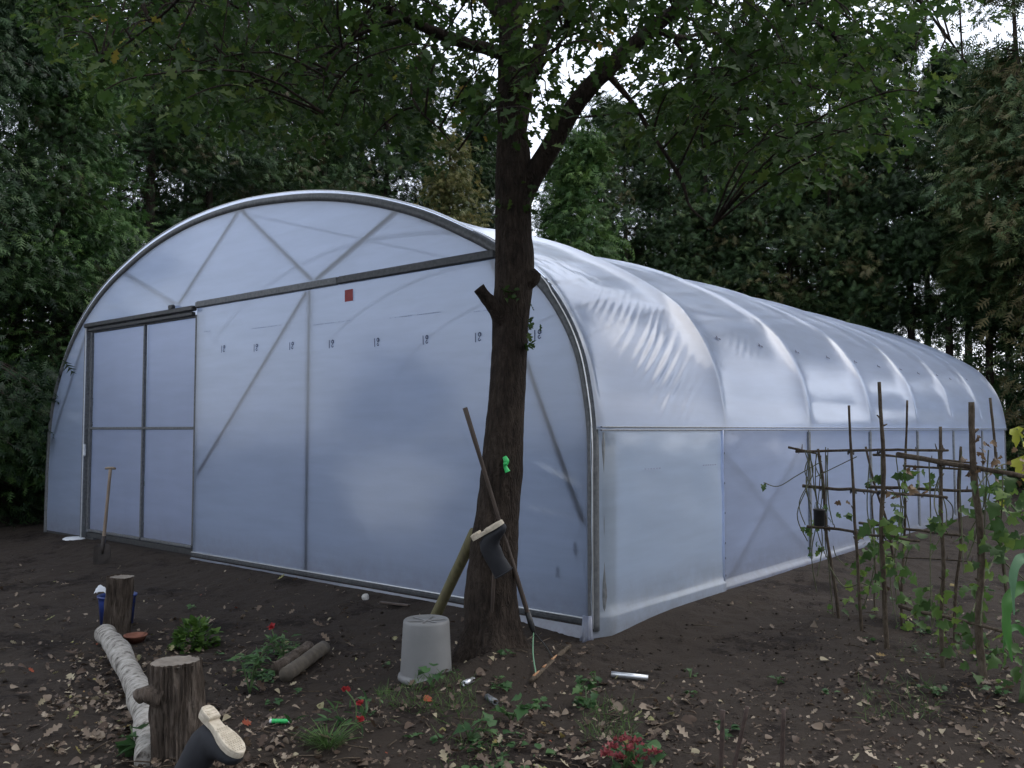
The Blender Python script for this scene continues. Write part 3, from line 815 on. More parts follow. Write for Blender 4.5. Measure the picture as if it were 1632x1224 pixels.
def conifer_mesh(seed, H, cb, R, nclump, per, size=(.2, .36), droop=.35, top=.75, spread=.27, gapn=0):
    r = np.random.default_rng(seed); q = random.Random(seed)
    tr = MB(); lean = Vector((q.uniform(-.2, .2), q.uniform(-.2, .2), 0))
    tpts = [Vector((lean.x * (i / 8) ** 2, lean.y * (i / 8) ** 2, -.15 + (H + .1) * i / 8)) for i in range(9)]
    r0 = .0085 * H + .03
    tube(tr, tpts, [r0 * (1.25 if i == 0 else 1) * (1 - i / 8.6) + .01 for i in range(9)], 12, disp=lambda p, a, i: .015 * noise.noise(p * 3))
    V_, F_, T_ = [], [], []; base = 0
    gaps = [(q.uniform(cb, H), q.uniform(0, 2 * PI)) for _ in range(gapn)]
    made = 0
    while made < nclump:
        f = q.random() ** 1.15
        h = cb + f * (H - cb); Rp = R * (1 - f) ** top * (.75 + .25 * min(1, f * 6)) + .12
        a = q.uniform(0, 2 * PI)
        if any(abs(h - gh) < .65 and abs((a - ga + PI) % (2 * PI) - PI) < .6 for gh, ga in gaps): made += 1; continue
        made += 1
        rad = Rp * (q.uniform(.45, 1.08))
        ax = lean * (h / H) ** 2
        o = Vector((math.cos(a), math.sin(a), 0)); c = ax + o * rad + Vector((0, 0, h - droop * rad * .6))
        if q.random() < .55 and rad > .3:
            tube(tr, [ax + Vector((0, 0, h)), ax + o * rad * .5 + Vector((0, 0, h + .06)), c], [.022, .015, .006], 5, cap=False)
        n = per; sd = spread * (.7 + .5 * Rp / R)
        off = r.normal(size=(n, 3)) * np.array((sd, sd, sd * .62)) + np.outer(r.uniform(-.35, .25, n), np.array(o)) 
        P = np.array(c) + off
        X = np.array(o) * .75 + r.normal(size=(n, 3)) * .55 + np.array((0, 0, -.28))
        N = np.array(o) * .5 + np.array((0, 0, .7)) + r.normal(size=(n, 3)) * .45
        v, fc, k = inst(FROND, P, X, N, r.uniform(size[0], size[1], n))
        V_.append(v); F_.append(fc + base); base += len(v)
        T_.append(np.repeat(np.clip(q.gauss(.48, .24) + r.normal(size=n) * .15, 0, 1), k))
    if cb > 3:                                        # straggly dead growth on the bare stem
        n = 300; h = r.uniform(cb - 4, cb + .6, n); a = r.uniform(0, 2 * PI, n); d = np.abs(r.normal(size=n)) * .55 + .1
        P = np.stack([np.cos(a) * d, np.sin(a) * d, h - d * .3], 1); X = np.stack([np.cos(a), np.sin(a), np.full(n, -.4)], 1) + r.normal(size=(n, 3)) * .4
        v, fc, k = inst(FROND, P, X, r.normal(size=(n, 3)) + np.array((0, 0, 1)), r.uniform(size[0], size[1] * 1.2, n))
        V_.append(v); F_.append(fc + base); base += len(v); T_.append(np.repeat(r.uniform(.5, 1, n), k))
    # the trunk mesh at the origin
    tm = bpy.data.meshes.new('trunk'); tm.from_pydata([tuple(p) for p in tr.v], [], tr.f); tm.shade_smooth(); tm.materials.append(M['conbark'])
    cm = tri_mesh('crown', np.concatenate(V_), np.concatenate(F_), np.concatenate(T_))
    return tm, cm

def kind(seed, H, cb, R, nc, per, mat, **k):
    t, c = conifer_mesh(seed, H, cb, R, nc, per, **k); c.materials.append(M[mat]); return t, c
K = {
    'low': kind(1, 13.5, .5, 2.0, 430, 60, 'con_dark', size=(.15, .27), gapn=16),
    'low2': kind(2, 12.5, 1.0, 1.9, 380, 60, 'con_dark', size=(.15, .27), gapn=18),
    'fresh': kind(3, 10.5, .8, 1.7, 330, 66, 'con_bright', size=(.12, .22), gapn=4),
    'gold': kind(4, 8.6, .3, 1.45, 230, 30, 'con_gold', size=(.14, .26), spread=.22),
    'cone': kind(5, 9.6, .3, 1.9, 300, 34, 'con_bright', gapn=2),
    'tall': kind(6, 13.2, 4.7, 1.8, 330, 40, 'con_right', gapn=24),
    'tall2': kind(7, 12.8, 5.0, 1.7, 290, 40, 'con_right', gapn=24),
    'slim': kind(8, 12.6, 5.2, 1.3, 130, 32, 'con_right', gapn=12),
}
def conifer(kd, px, Y, rz, sc, name, label, group):
    x = (px - 816) / F * Y
    o = thing(name, (x, Y, g0(x, Y) - .03), label, 'tree', group)
    o.rotation_euler = (0, 0, rz); o.scale = (sc, sc, sc)
    for nm, me in (('trunk', K[kd][0]), ('crown', K[kd][1])):
        c = bpy.data.objects.new(nm, me); COL.objects.link(c); c.parent = o
ORD = ['first', 'second', 'third', 'fourth', 'fifth', 'sixth', 'seventh', 'eighth', 'ninth', 'tenth', 'eleventh', 'twelfth', 'thirteenth', 'fourteenth']
leftrow = [('low', -90, 13.5, 1.0), ('low2', 20, 15.2, 1.02), ('fresh', 85, 15, .95), ('low', 235, 18.5, 1.0), ('low2', 330, 19.8, 1.05), ('low', 425, 21.5, 1.0), ('low2', 520, 23, 1.05), ('low', 610, 24.5, 1.02)]
for i, (kd, px, Y, sc) in enumerate(leftrow):
    lab = 'fresh green conifer leaning in front of darker trees beside the tunnel arch' if kd == 'fresh' else ORD[i] + ' conifer from the left edge in the dark leafy row behind the tunnel'
    conifer(kd, px, Y, rnd.uniform(0, 6.28), sc, 'conifer', lab, 'conifers behind the left of the tunnel')
conifer('gold', 712, 20.5, 1, .98, 'golden_conifer', 'small golden yellow conifer just left of the oak trunk', 'conifers behind the middle of the tunnel')
conifer('low', 752, 25, 2, .86, 'conifer', 'dark conifer behind the left edge of the oak trunk', 'conifers behind the middle of the tunnel')
conifer('low2', 680, 25.5, 2, 1.0, 'conifer', 'dark conifer standing behind the small golden one', 'conifers behind the middle of the tunnel')
conifer('slim', 780, 26.5, 2, .92, 'conifer', 'slim conifer half hidden behind the oak trunk', 'conifers behind the middle of the tunnel')
conifer('cone', 925, 22.5, .4, .98, 'conifer', 'deep green cone shaped conifer just right of the oak trunk', 'conifers behind the middle of the tunnel')
conifer('slim', 885, 27, 4, .80, 'conifer', 'shorter slim conifer under the bright sky gap', 'conifers behind the middle of the tunnel')
rightrow = [('tall2', 955, 27.5, .84), ('tall2', 1000, 26, .88), ('tall', 1070, 26.5, .90), ('tall2', 1130, 26.2, .98), ('tall', 1195, 26, 1.0), ('tall2', 1262, 25.5, 1.02), ('tall', 1325, 25.2, 1.0), ('tall2', 1392, 25, 1.0),
            ('tall', 1455, 24.4, .98), ('tall2', 1515, 24, .94), ('tall2', 1578, 23.5, .88), ('tall', 1645, 21, 1.08), ('tall2', 1715, 20, 1.15)]
for i, (kd, px, Y, sc) in enumerate(rightrow):
    conifer(kd, px, Y, rnd.uniform(0, 6.28), sc, 'conifer', ORD[i] + ' tall bare-trunked conifer rightwards from the oak behind the tunnel roof', 'tall conifers behind the right of the tunnel')
for i, (px, Y) in enumerate([(1040, 29), (1100, 29.5), (1165, 29), (1225, 30), (1290, 29), (1350, 29.6), (1420, 28.5), (1480, 29), (1545, 28), (1610, 27), (1675, 26), (960, 30), (1750, 25)]):
    conifer('slim', px, Y, rnd.uniform(0, 6.28), rnd.uniform(.92, 1.08), 'conifer', 'slim conifer in the second row behind the bare-trunked conifers', 'second row of slim conifers')
for i, (px, Y) in enumerate([(60, 20), (180, 24), (290, 25), (390, 27), (480, 28), (560, 29)]):
    conifer('low2', px, Y, rnd.uniform(0, 6.28), rnd.uniform(.95, 1.1), 'conifer', 'dark conifer in the second row behind the left leafy conifers', 'second row behind the left conifers')

for i, (kd, x, y, sc) in enumerate([('tall', -11, -9, 1), ('tall2', -7.2, -10.5, 1), ('tall', -4.0, -9.5, .95), ('tall2', -1.5, -11, 1.05), ('tall', 3.4, -10, 1), ('tall2', 6.5, -8, 1), ('tall', 9.5, -4.5, 1), ('tall2', 12, .5, 1), ('tall', -12.5, -4, 1)]):
    conifer(kd, 816 + x / 10 * F, 10, rnd.uniform(0, 6.28), sc, 'conifer', 'conifer on the near side of the clearing', 'conifers on the near side of the clearing')
    bpy.context.scene.collection.objects[-1].parent.location = (x, y, -.08)

# low dark undergrowth below the trees
pile = LeafPile()
for (x0, y0), (x1, y1), h, n in (((-13, 17), (-7.6, 16.0), 1.6, 2600), ((-9, 22), (3, 32), 2.4, 4500), ((3, 32), (18, 29), 3.4, 5000), ((13.6, 23.5), (20, 20), 4.6, 5500)):
    t = rng.random(n); P = np.stack([x0 + (x1 - x0) * t + rng.normal(size=n) * .8, y0 + (y1 - y0) * t + rng.normal(size=n) * .8, h * rng.random(n) ** 1.3], 1)
    pile.put(FROND, P, rv(n) + np.array((0, -.3, .2)), rv(n) + np.array((0, -.4, .6)), rng.uniform(.35, .65, n), rng.uniform(.1, .6, n))
tag(pile.build('undergrowth', M['con_dark']), 'dark undergrowth massed below the conifers', 'undergrowth', kind='stuff')

# ------------------------------------------------------------------ litter and weeds on the soil
def scatter_px(n, boxes, clump=0):
    out = []
    while len(out) < n:
        x0, y0, x1, y1, w = rnd.choices(boxes, [b_[4] for b_ in boxes])[0]
        px, py = rnd.uniform(x0, x1), rnd.uniform(y0, y1)
        d = ray(px, py); t = (-.07 - HC) / d.z
        x, y = d.x * t, d.y * t
        u, v = tun(x, y)
        if u > -.15 and -.15 < v < 15.2 and u < 10: continue
        if math.hypot(x - TREE_X, y - TREE_Y) < .3: continue
        if clump and noise.noise(Vector((x * 1.7, y * 1.7, 2.5))) + .6 * noise.noise(Vector((x * 5, y * 5, 4))) < rnd.uniform(-.7, .5) * clump: continue
        out.append(Vector((x, y, gfull(x, y))))
    return out
pile = LeafPile()
P = scatter_px(3500, [(-60, 1010, 470, 1290, 6), (150, 980, 1000, 1290, 9), (900, 1070, 1700, 1290, 5.5), (-60, 900, 700, 1010, 1.6), (350, 1120, 1100, 1290, 4), (1330, 930, 1700, 1200, 2.5), (950, 960, 1330, 1100, .25), (60, 1040, 260, 1200, 3.0)], 1)
n = len(P); P = np.array(P); P[:, 2] += rng.uniform(.004, .022, n)
ang = rng.uniform(0, 2 * PI, n)
X = np.stack([np.cos(ang), np.sin(ang), rng.normal(size=n) * .25], 1); N = np.array((0, 0, 1.0)) + rng.normal(size=(n, 3)) * .4
sz = np.clip(rng.lognormal(math.log(.037), .45, n), .016, .09)
half = n // 2
tt = np.clip(rng.beta(2.0, 1.8, n), 0, .88); sp = rng.random(n); tt[sp > .95] = rng.uniform(.9, .95, (sp > .95).sum()); tt[sp > .994] = .985
pile.put(bent(OAK, -.35), P[:half], X[:half], N[:half], sz[:half], tt[:half])
pile.put(bent(BROAD, .5), P[half:], X[half:], N[half:], sz[half:] * .8, tt[half:])
# crumbs and bits of bark
P = scatter_px(3800, [(-60, 930, 1700, 1290, 4), (150, 1040, 1200, 1290, 5), (1200, 1000, 1700, 1290, 3)])
n = len(P); P = np.array(P); P[:, 2] += .004
pile.put(bent(BROAD, .6), P, rv(n) * np.array((1, 1, .3)), np.array((0, 0, 1.0)) + rng.normal(size=(n, 3)) * .5, rng.uniform(.010, .026, n), rng.beta(1.5, 1.6, n) * .86)
tag(pile.build('fallen_leaves', M['fallen']), 'dry tan oak leaves littering the dark soil', 'leaf litter', kind='stuff')
# clods
b = MB()
for p in scatter_px(700, [(-60, 880, 700, 1290, 4), (930, 950, 1400, 1150, 6), (1100, 1000, 1700, 1290, 3), (300, 1000, 900, 1290, 3)]):
    r = rnd.choice((.007, .008, .011, .016)) * rnd.uniform(.7, 1.3)
    q = [p + Vector((d_[0] * r * rnd.uniform(.7, 1.3), d_[1] * r * rnd.uniform(.7, 1.3), d_[2] * r * rnd.uniform(.5, .9) + r * .2)) for d_ in ((1, 0, 0), (-.5, .87, 0), (-.5, -.87, 0), (.3, .3, .9), (-.4, 0, .85), (.1, -.5, .8), (0, 0, -.8))]
    b.add(q, [(0, 1, 3), (1, 4, 3), (1, 2, 4), (2, 5, 4), (2, 0, 5), (0, 3, 5), (3, 4, 5), (0, 6, 1), (1, 6, 2), (2, 6, 0)])
tag(obj('soil_clods', b, M['soil']), 'crumbled dark clods of earth on the dug soil', 'soil', kind='stuff')
# twigs
b = MB()
for p in scatter_px(170, [(-60, 930, 1700, 1290, 2), (300, 1040, 1100, 1290, 4), (1330, 950, 1700, 1200, 3)]):
    a = rnd.uniform(0, 6.28); l = rnd.uniform(.05, .22); d = Vector((math.cos(a), math.sin(a), rnd.uniform(-.05, .15)))
    tube(b, [p + Vector((0, 0, .01)), p + d * l * .5 + Vector((rnd.uniform(-.01, .01), rnd.uniform(-.01, .01), .016)), p + d * l + Vector((0, 0, .012))], [.004, .0035, .002], 5)
tag(obj('fallen_twigs', b, M['stick']), 'thin broken twigs strewn among the fallen leaves', 'twigs', kind='stuff')
# ground cover: small weeds
pile = LeafPile()
for p in scatter_px(105, [(560, 1060, 1060, 1240, 7), (330, 1040, 480, 1120, 2), (700, 1120, 1060, 1290, 5), (1380, 940, 1700, 1110, 5), (200, 960, 420, 1060, 1), (1100, 1100, 1500, 1290, .8), (180, 1080, 300, 1250, .8)]):
    n = rnd.randint(4, 9); a = rng.uniform(0, 2 * PI, n)
    X = np.stack([np.cos(a), np.sin(a), rng.uniform(.1, .7, n)], 1); s_ = rnd.uniform(.024, .05)
    pile.put(bent(BROAD if rnd.random() < .6 else VINE, .35), np.array(p) + np.stack([np.cos(a), np.sin(a), rng.uniform(.2, 1.4, n)], 1) * s_ * .5, X, np.array((0, 0, 1.0)) + rng.normal(size=(n, 3)) * .3, rng.uniform(.6, 1.2, n) * s_, rng.uniform(0, .9, n))
tag(pile.build('ground_cover', M['weed']), 'low green weeds sprouting through the leaf litter', 'ground cover', kind='stuff')
pile = LeafPile()
P = scatter_px(1500, [(600, 1100, 760, 1150, 3), (480, 1140, 560, 1200, 0.1), (930, 1120, 1010, 1180, 2), (1370, 1080, 1500, 1150, 1.5), (1420, 920, 1700, 1060, 2), (690, 1120, 800, 1240, 1.5)])
n = len(P); P = np.array(P); X = np.array((0, 0, .55)) + rng.normal(size=(n, 3)) * .5
pile.put(bent(BLADE, .35), P, X, rv(n) + np.array((0, -.8, .2)), rng.uniform(.03, .09, n), rng.random(n))
tag(pile.build('sparse_grass', M['grass']), 'thin patches of short grass on the bare soil', 'grass', kind='stuff')

# ------------------------------------------------------------------ single plants
def stalk_plant(name, px, py, label, cat, height, n, leaf, mat, size, spread=.12, stems=4, group=None, droop=.3, stemmat='greenstem', bushy=False):
    p = G(px, py); o = thing(name, p, label, cat, group)
    b = MB(); pile = LeafPile(); tips = []
    for k in range(stems):
        a = rnd.uniform(0, 6.28); e = p + Vector((math.cos(a) * spread * rnd.uniform(.2, 1), math.sin(a) * spread * rnd.uniform(.2, 1), height * rnd.uniform(.65, 1)))
        P = spline([p, (p + e) / 2 + Vector((0, 0, .12 * height)), e], 4); tube(b, P, [.006 * (1 - .7 * i / (len(P) - 1)) for i in range(len(P))], 5); tips.append(P)
    obj('stem', b, M[stemmat], o)
    if bushy:
        d = rv(n) * (rng.random((n, 1)) ** .4); d[:, 2] = np.abs(d[:, 2])
        C = np.array(p) + d * np.array((spread, spread, height)); X = d + rng.normal(size=(n, 3)) * .35
    else:
        C = np.array([tips[i % stems][rnd.randint(2, len(tips[0]) - 1)] for i in range(n)]) + rng.normal(size=(n, 3)) * .02
        X = rv(n) * np.array((1, 1, .35)) + np.array((0, 0, .15))
    pile.put(bent(leaf, droop), C, X, np.array((0, 0, 1.0)) + rng.normal(size=(n, 3)) * .35, rng.uniform(.6, 1.15, n) * size, rng.random(n))
    pile.build('leaves', M[mat], o); return o, tips
stalk_plant('shrub', 312, 1034, 'round bright green shrub beside the terracotta dish', 'shrub', .20, 260, BROAD, 'bush', .055, .155, 7, bushy=True)
stalk_plant('weed', 398, 1105, 'tall feathery green weed right of the near stump', 'plant', .30, 60, NARROW, 'weed', .10, .12, 5)
o, tips = stalk_plant('flowering_plant', 452, 1050, 'low green plant with one red bloom behind the two poles', 'plant', .17, 80, NARROW, 'weed', .08, .15, 6)
def blooms(o, spots, r):
    for px, py, Y in spots:
        c = np.array(D(px, py, Y)); n = 11; d = rv(n); d[:, 2] = np.abs(d[:, 2]) * .8
        pl_ = LeafPile(); pl_.put(bent(BROAD, .4), np.repeat(c[None], n, 0), d, rv(n), np.full(n, r), rng.random(n)); pl_.build('bloom', M['flower'], o)
p = G(452, 1050); blooms(o, [(433, 1000, p.y - .02)], .033)
b = MB(); tube(b, spline([p, D(440, 1025, p.y - .02), D(433, 1001, p.y - .02)], 4), .004, 5); obj('stem', b, M['greenstem'], o)
p = G(565, 1150); o = thing('red_flower', p, 'sprawling plant with three small red flowers in the foreground', 'flower')
b = MB(); spots = [(551, 1100, p.y), (574, 1122, p.y - .05), (573, 1147, p.y - .1), (541, 1158, p.y - .12)]
for s_ in spots: tube(b, spline([p + Vector((rnd.uniform(-.05, .05), 0, 0)), (p + D(*s_)) / 2 + Vector((.03, 0, .02)), D(*s_)], 4), .004, 5)
obj('stem', b, M['greenstem'], o); blooms(o, spots[:3], .025)
pl_ = LeafPile(); n = 34; pl_.put(bent(NARROW, .3), np.array(p) + rng.normal(size=(n, 3)) * np.array((.12, .06, .03)) + np.array((-.02, 0, .06)), rv(n), rv(n) + np.array((0, 0, 1)), rng.uniform(.04, .09, n), rng.random(n)); pl_.build('leaves', M['weed'], o)
p = G(522, 1190); o = thing('grass_tuft', p, 'tuft of long green grass at the bottom near the red flowers', 'grass tuft')
pl_ = LeafPile(); n = 150; a = rng.uniform(0, 2 * PI, n); rr_ = rng.random(n)
pl_.put(bent(BLADE, .6), np.array(p) + np.stack([np.cos(a) * .07 * rr_, np.sin(a) * .07 * rr_, np.zeros(n)], 1), np.stack([np.cos(a) * .7, np.sin(a) * .7, rng.uniform(.7, 2.2, n)], 1), np.stack([-np.cos(a), -np.sin(a), np.ones(n)], 1), rng.uniform(.06, .15, n), rng.random(n)); pl_.build('blades', M['grass'], o)
pz = G(1005, 1225); o = thing('sedum_plant', pz, 'sedum with dusky red flower heads at the bottom of the foreground', 'plant')
b = MB()
for px, py in ((975, 1192), (992, 1180), (1003, 1196), (1012, 1184), (1042, 1200), (985, 1208), (1020, 1214), (968, 1204)):
    e = D(px, py, pz.y - rnd.uniform(0, .1)); tube(b, spline([pz + Vector((rnd.uniform(-.05, .05), 0, 0)), (pz + e) / 2 + Vector((0, 0, .03)), e], 4), .005, 5)
    n = 34; d = rv(n); d[:, 2] = np.abs(d[:, 2]) * .5; pl_ = LeafPile()
    pl_.put(bent(BROAD, .3), np.array(e) + d * rng.random((n, 1)) * .038, d + np.array((0, 0, .4)), rv(n), rng.uniform(.012, .022, n), rng.random(n)); pl_.build('flower_head', M['sedum'], o)
obj('stem', b, M['greenstem'], o)
pl_ = LeafPile(); n = 26; pl_.put(bent(BROAD, .4), np.array(pz) + rng.normal(size=(n, 3)) * np.array((.12, .05, .02)) + np.array((0, 0, .06)), rv(n), rv(n) + np.array((0, 0, 1.2)), rng.uniform(.05, .08, n), rng.random(n)); pl_.build('leaves', M['weed'], o)
for px, py, lab, sz, n in ((935, 1128, 'lobed green seedling right of the oak below the silver pipe', .085, 8), (925, 1100, 'pale green seedling next to the broken rake head', .06, 6), (748, 1180, 'leafy seedling low in front of the bucket', .085, 8), (815, 1150, 'broad leaved seedling in front of the oak roots', .09, 7), (215, 1210, 'dark green dock leaves against the birch log', .14, 7), (690, 1095, 'blue green weed growing at the bucket rim', .07, 9), (1100, 1080, 'tiny sprout on the bare soil right of the silver pipe', .04, 5), (1240, 1090, 'small sprout by the upright rod on the right', .045, 6), (950, 1090, 'small bright seedling beside the silver pipe end', .05, 6)):
    stalk_plant('seedling', px, py, lab, 'seedling', sz * 1.3, n, VINE if n > 5 else BROAD, 'weed', sz, sz * 1.1, 3, 'seedlings in the foreground', .4)

# ------------------------------------------------------------------ stumps, log, poles
def stump(name, px, py, Y, h, r, lean, label, knob=None):
    x = (px - 816) / F * Y; z = gfull(x, Y); p = Vector((x, Y, z))
    o = thing(name, p, label, 'tree stump')
    n = 30; P = [p + Vector((lean[0] * i / n, lean[1] * i / n, -.06 + (h + .06) * i / n)) for i in range(n + 1)]
    R = [r * (1.18 - .18 * min(1, i / 9)) for i in range(n + 1)]
    def dsp(q, a, i):
        zz = q.z * 2.2
        n1 = noise.noise(Vector((math.cos(a) * 7, math.sin(a) * 7, zz))); n2 = noise.noise(Vector((math.cos(a) * 15, math.sin(a) * 15, zz * 2.4)))
        return r * (.12 * n1 + .34 * abs(n2) - .12)
    b = MB(); tube(b, P, R, 144, cap=False, disp=dsp)
    if knob: tube(b, spline([p + Vector(knob[0]), p + Vector(knob[1]), p + Vector(knob[2])], 5), lerps([.05, .04, .024], 5), 14, disp=lambda q, a, i: .01 * noise.noise(q * 30))
    obj('bark', b, M['stumpbark'], o)
    # sawn top: a slightly domed rough disc
    b = MB(); c = P[-1]; vs = []; fs = []
    for j in range(7):
        for k in range(48):
            a = 2 * PI * k / 48; q = r * .985 * j / 6
            vs.append(c + Vector((math.cos(a) * q, math.sin(a) * q, -.004 + .006 * noise.noise(Vector((math.cos(a) * q * 40, math.sin(a) * q * 40, 0))))))
    for j in range(6):
        for k in range(48): k2 = (k + 1) % 48; fs.append((j * 48 + k, j * 48 + k2, j * 48 + 48 + k2, j * 48 + 48 + k))
    b.add(vs, fs); obj('sawn_top', b, M['cutwood'], o); return p
sp = stump('tree_stump', 296, 1240, 4.12, .50, .118, (-.03, .03), 'thick rough barked stump beside the upturned boot at the front', ((-.06, -.06, .36), (-.13, -.08, .38), (-.165, -.09, .36)))
stump('tree_stump', 191, 1012, 6.75, .46, .095, (.04, 0), 'smaller dark stump in front of the blue tub')

b = MB()
lg = [(177, 1010, 6.62), (190, 1035, 6.25), (203, 1062, 5.9), (218, 1090, 5.5), (232, 1118, 5.15), (243, 1150, 4.75), (250, 1190, 4.4), (256, 1240, 4.1)]
P = []
for px, py, Y in lg:
    x = (px - 816) / F * Y; P.append(Vector((x, Y, gfull(x, Y) + .062 + .006 * math.sin(Y * 9))))
P = spline(P, 8); n = len(P)
tube(b, P, [.070 - .003 * math.sin(i * .33) for i in range(n)], 36, disp=lambda q, a, i: .014 * noise.noise(q * 4) + .0025 * noise.noise(q * 30))
tag(obj('birch_log', b, M['birch']), 'crooked pale birch log lying between the two stumps', 'log')

def rod(name, a, c, r, mat, label, cat, group=None, seg=12, r2=None, amp=0.0, ends=None):
    b = MB(); n = 9; P = [a.lerp(c, i / (n - 1)) for i in range(n)]
    tube(b, P, [r + ((r2 or r) - r) * i / (n - 1) for i in range(n)], seg, disp=(lambda q, an, i: amp * noise.noise(q * 18)) if amp else None)
    return tag(obj(name, b, M[mat], smooth=True), label, cat, group)
a, c = G(455, 1088, .045), G(516, 1042, .045)
rod('round_pole', a, c, .046, 'greypole', 'nearer of two short round poles lying on the soil', 'pole', 'short round poles on the soil', 20, amp=.006)
a, c = G(440, 1076, .04), G(492, 1040, .04)
rod('round_pole', a, c, .042, 'stumpbark', 'darker of two short round poles lying on the soil', 'pole', 'short round poles on the soil', 20, amp=.006)

# ------------------------------------------------------------------ things round the oak
bp = G(679, 1078); bx, by = bp.x, bp.y
bz = min(gfull(bx + .15 * math.cos(k), by + .15 * math.sin(k)) for k in range(7)) + .012
o = thing('bucket', (bx, by, bz), 'grey builders bucket standing upside down by the oak', 'bucket')
def crack(a, i): return -.002 if abs((a % (2 * PI)) - 5.35) < .03 and i < 5 else 0
b = MB()
lathe(b, (bx, by, bz), [(.168, 0), (.176, .004), (.178, .02), (.174, .034), (.163, .038), (.162, .05), (.160, .09), (.158, .13), (.153, .22), (.149, .30), (.146, .355), (.143, .368), (.136, .374), (.130, .370), (.126, .362), (.08, .360), (.03, .361), (.001, .361)], 72, crack)
obj('body', b, M['bucket'], o)
b = MB()
for k in range(3):
    a = k * PI / 3 + .3; d = Vector((math.cos(a), math.sin(a), 0)); s_ = Vector((-d.y, d.x, 0))
    box(b, Vector((bx, by, bz + .3645 + k * .0006)), d, s_, ZU, .245, .012, .008, .002)
obj('rib', b, M['bucket'], o, smooth=False)
b = MB(); lathe(b, (bx, by, bz + .362), [(.02, 0), (.02, .008), (.001, .0085)], 20); obj('hub', b, M['bucket'], o)
b = MB()
for q in range(6):
    z = .008 + q * .012; a = 5.18 + .012 * math.sin(q * 2); rr_ = .1775 - (.0 if z < .036 else .0138)
    d = Vector((math.cos(a), math.sin(a), 0)); box(b, Vector((bx, by, bz + z)) + d * rr_, Vector((-d.y, d.x, 0)), d, ZU, .005, .003, .0125)
obj('crack', b, M['black'], o, smooth=False)

base_p = Vector(((676 - 816) / F * 6.75, 6.75, 0)); base_p.z = gfull(base_p.x, base_p.y) - .03
topp = D(757, 848, 6.12)
rod('wooden_post', base_p, topp, .04, 'mosswood', 'mossy round post leaning against the oak behind the bucket', 'post', None, 18, amp=.004)

def px_line(a, c): return [Vector(a).lerp(Vector(c), i / 8) for i in range(9)]
rb = D(849, 1003, 5.98); rt = D(741, 650, 5.72)
o = thing('rake', G(872, 1062), 'long handled rake leaning across the oak trunk', 'rake')
b = MB(); tube(b, px_line(rb, rt), [.0145 + .002 * math.sin(i) for i in range(9)], 12); obj('handle', b, M['handle'], o)
dr = (rt - rb).normalized()
b = MB(); tube(b, [rb - dr * .05, rb, rb + dr * .02, rb + dr * .13], [.008, .017, .021, .019], 12); obj('socket', b, M['black'], o)
h0, h1 = G(846, 1078, .03), G(908, 1036, .03)
b = MB(); tube(b, [h0.lerp(h1, i / 8) for i in range(9)], [.012 + .006 * math.sin(i * 1.3) ** 2 for i in range(9)], 10, disp=lambda q, a, i: .005 * noise.noise(q * 40)); head = obj('rake_head', b, M['stick'], o)
b = MB()
for f in (.08, .13, .3, .52, .57): tube(b, [h0.lerp(h1, f) + Vector((-.004, -.012, .014)), h0.lerp(h1, f + .07) + Vector((-.002, -.014, .018))], [.009, .003], 6)
obj('split', b, M['freshwood'], head)
for f, mt in ((.12, 'wire'), (.55, 'black')):
    b = MB(); e = h0.lerp(h1, f) + Vector((0, -.01, .012)); s_ = rb - dr * .02
    tube(b, spline([s_, s_.lerp(e, .5) + Vector((.01 if f > .3 else -.012, 0, 0)), e], 5), .0045, 6); obj('stay', b, M[mt], o)

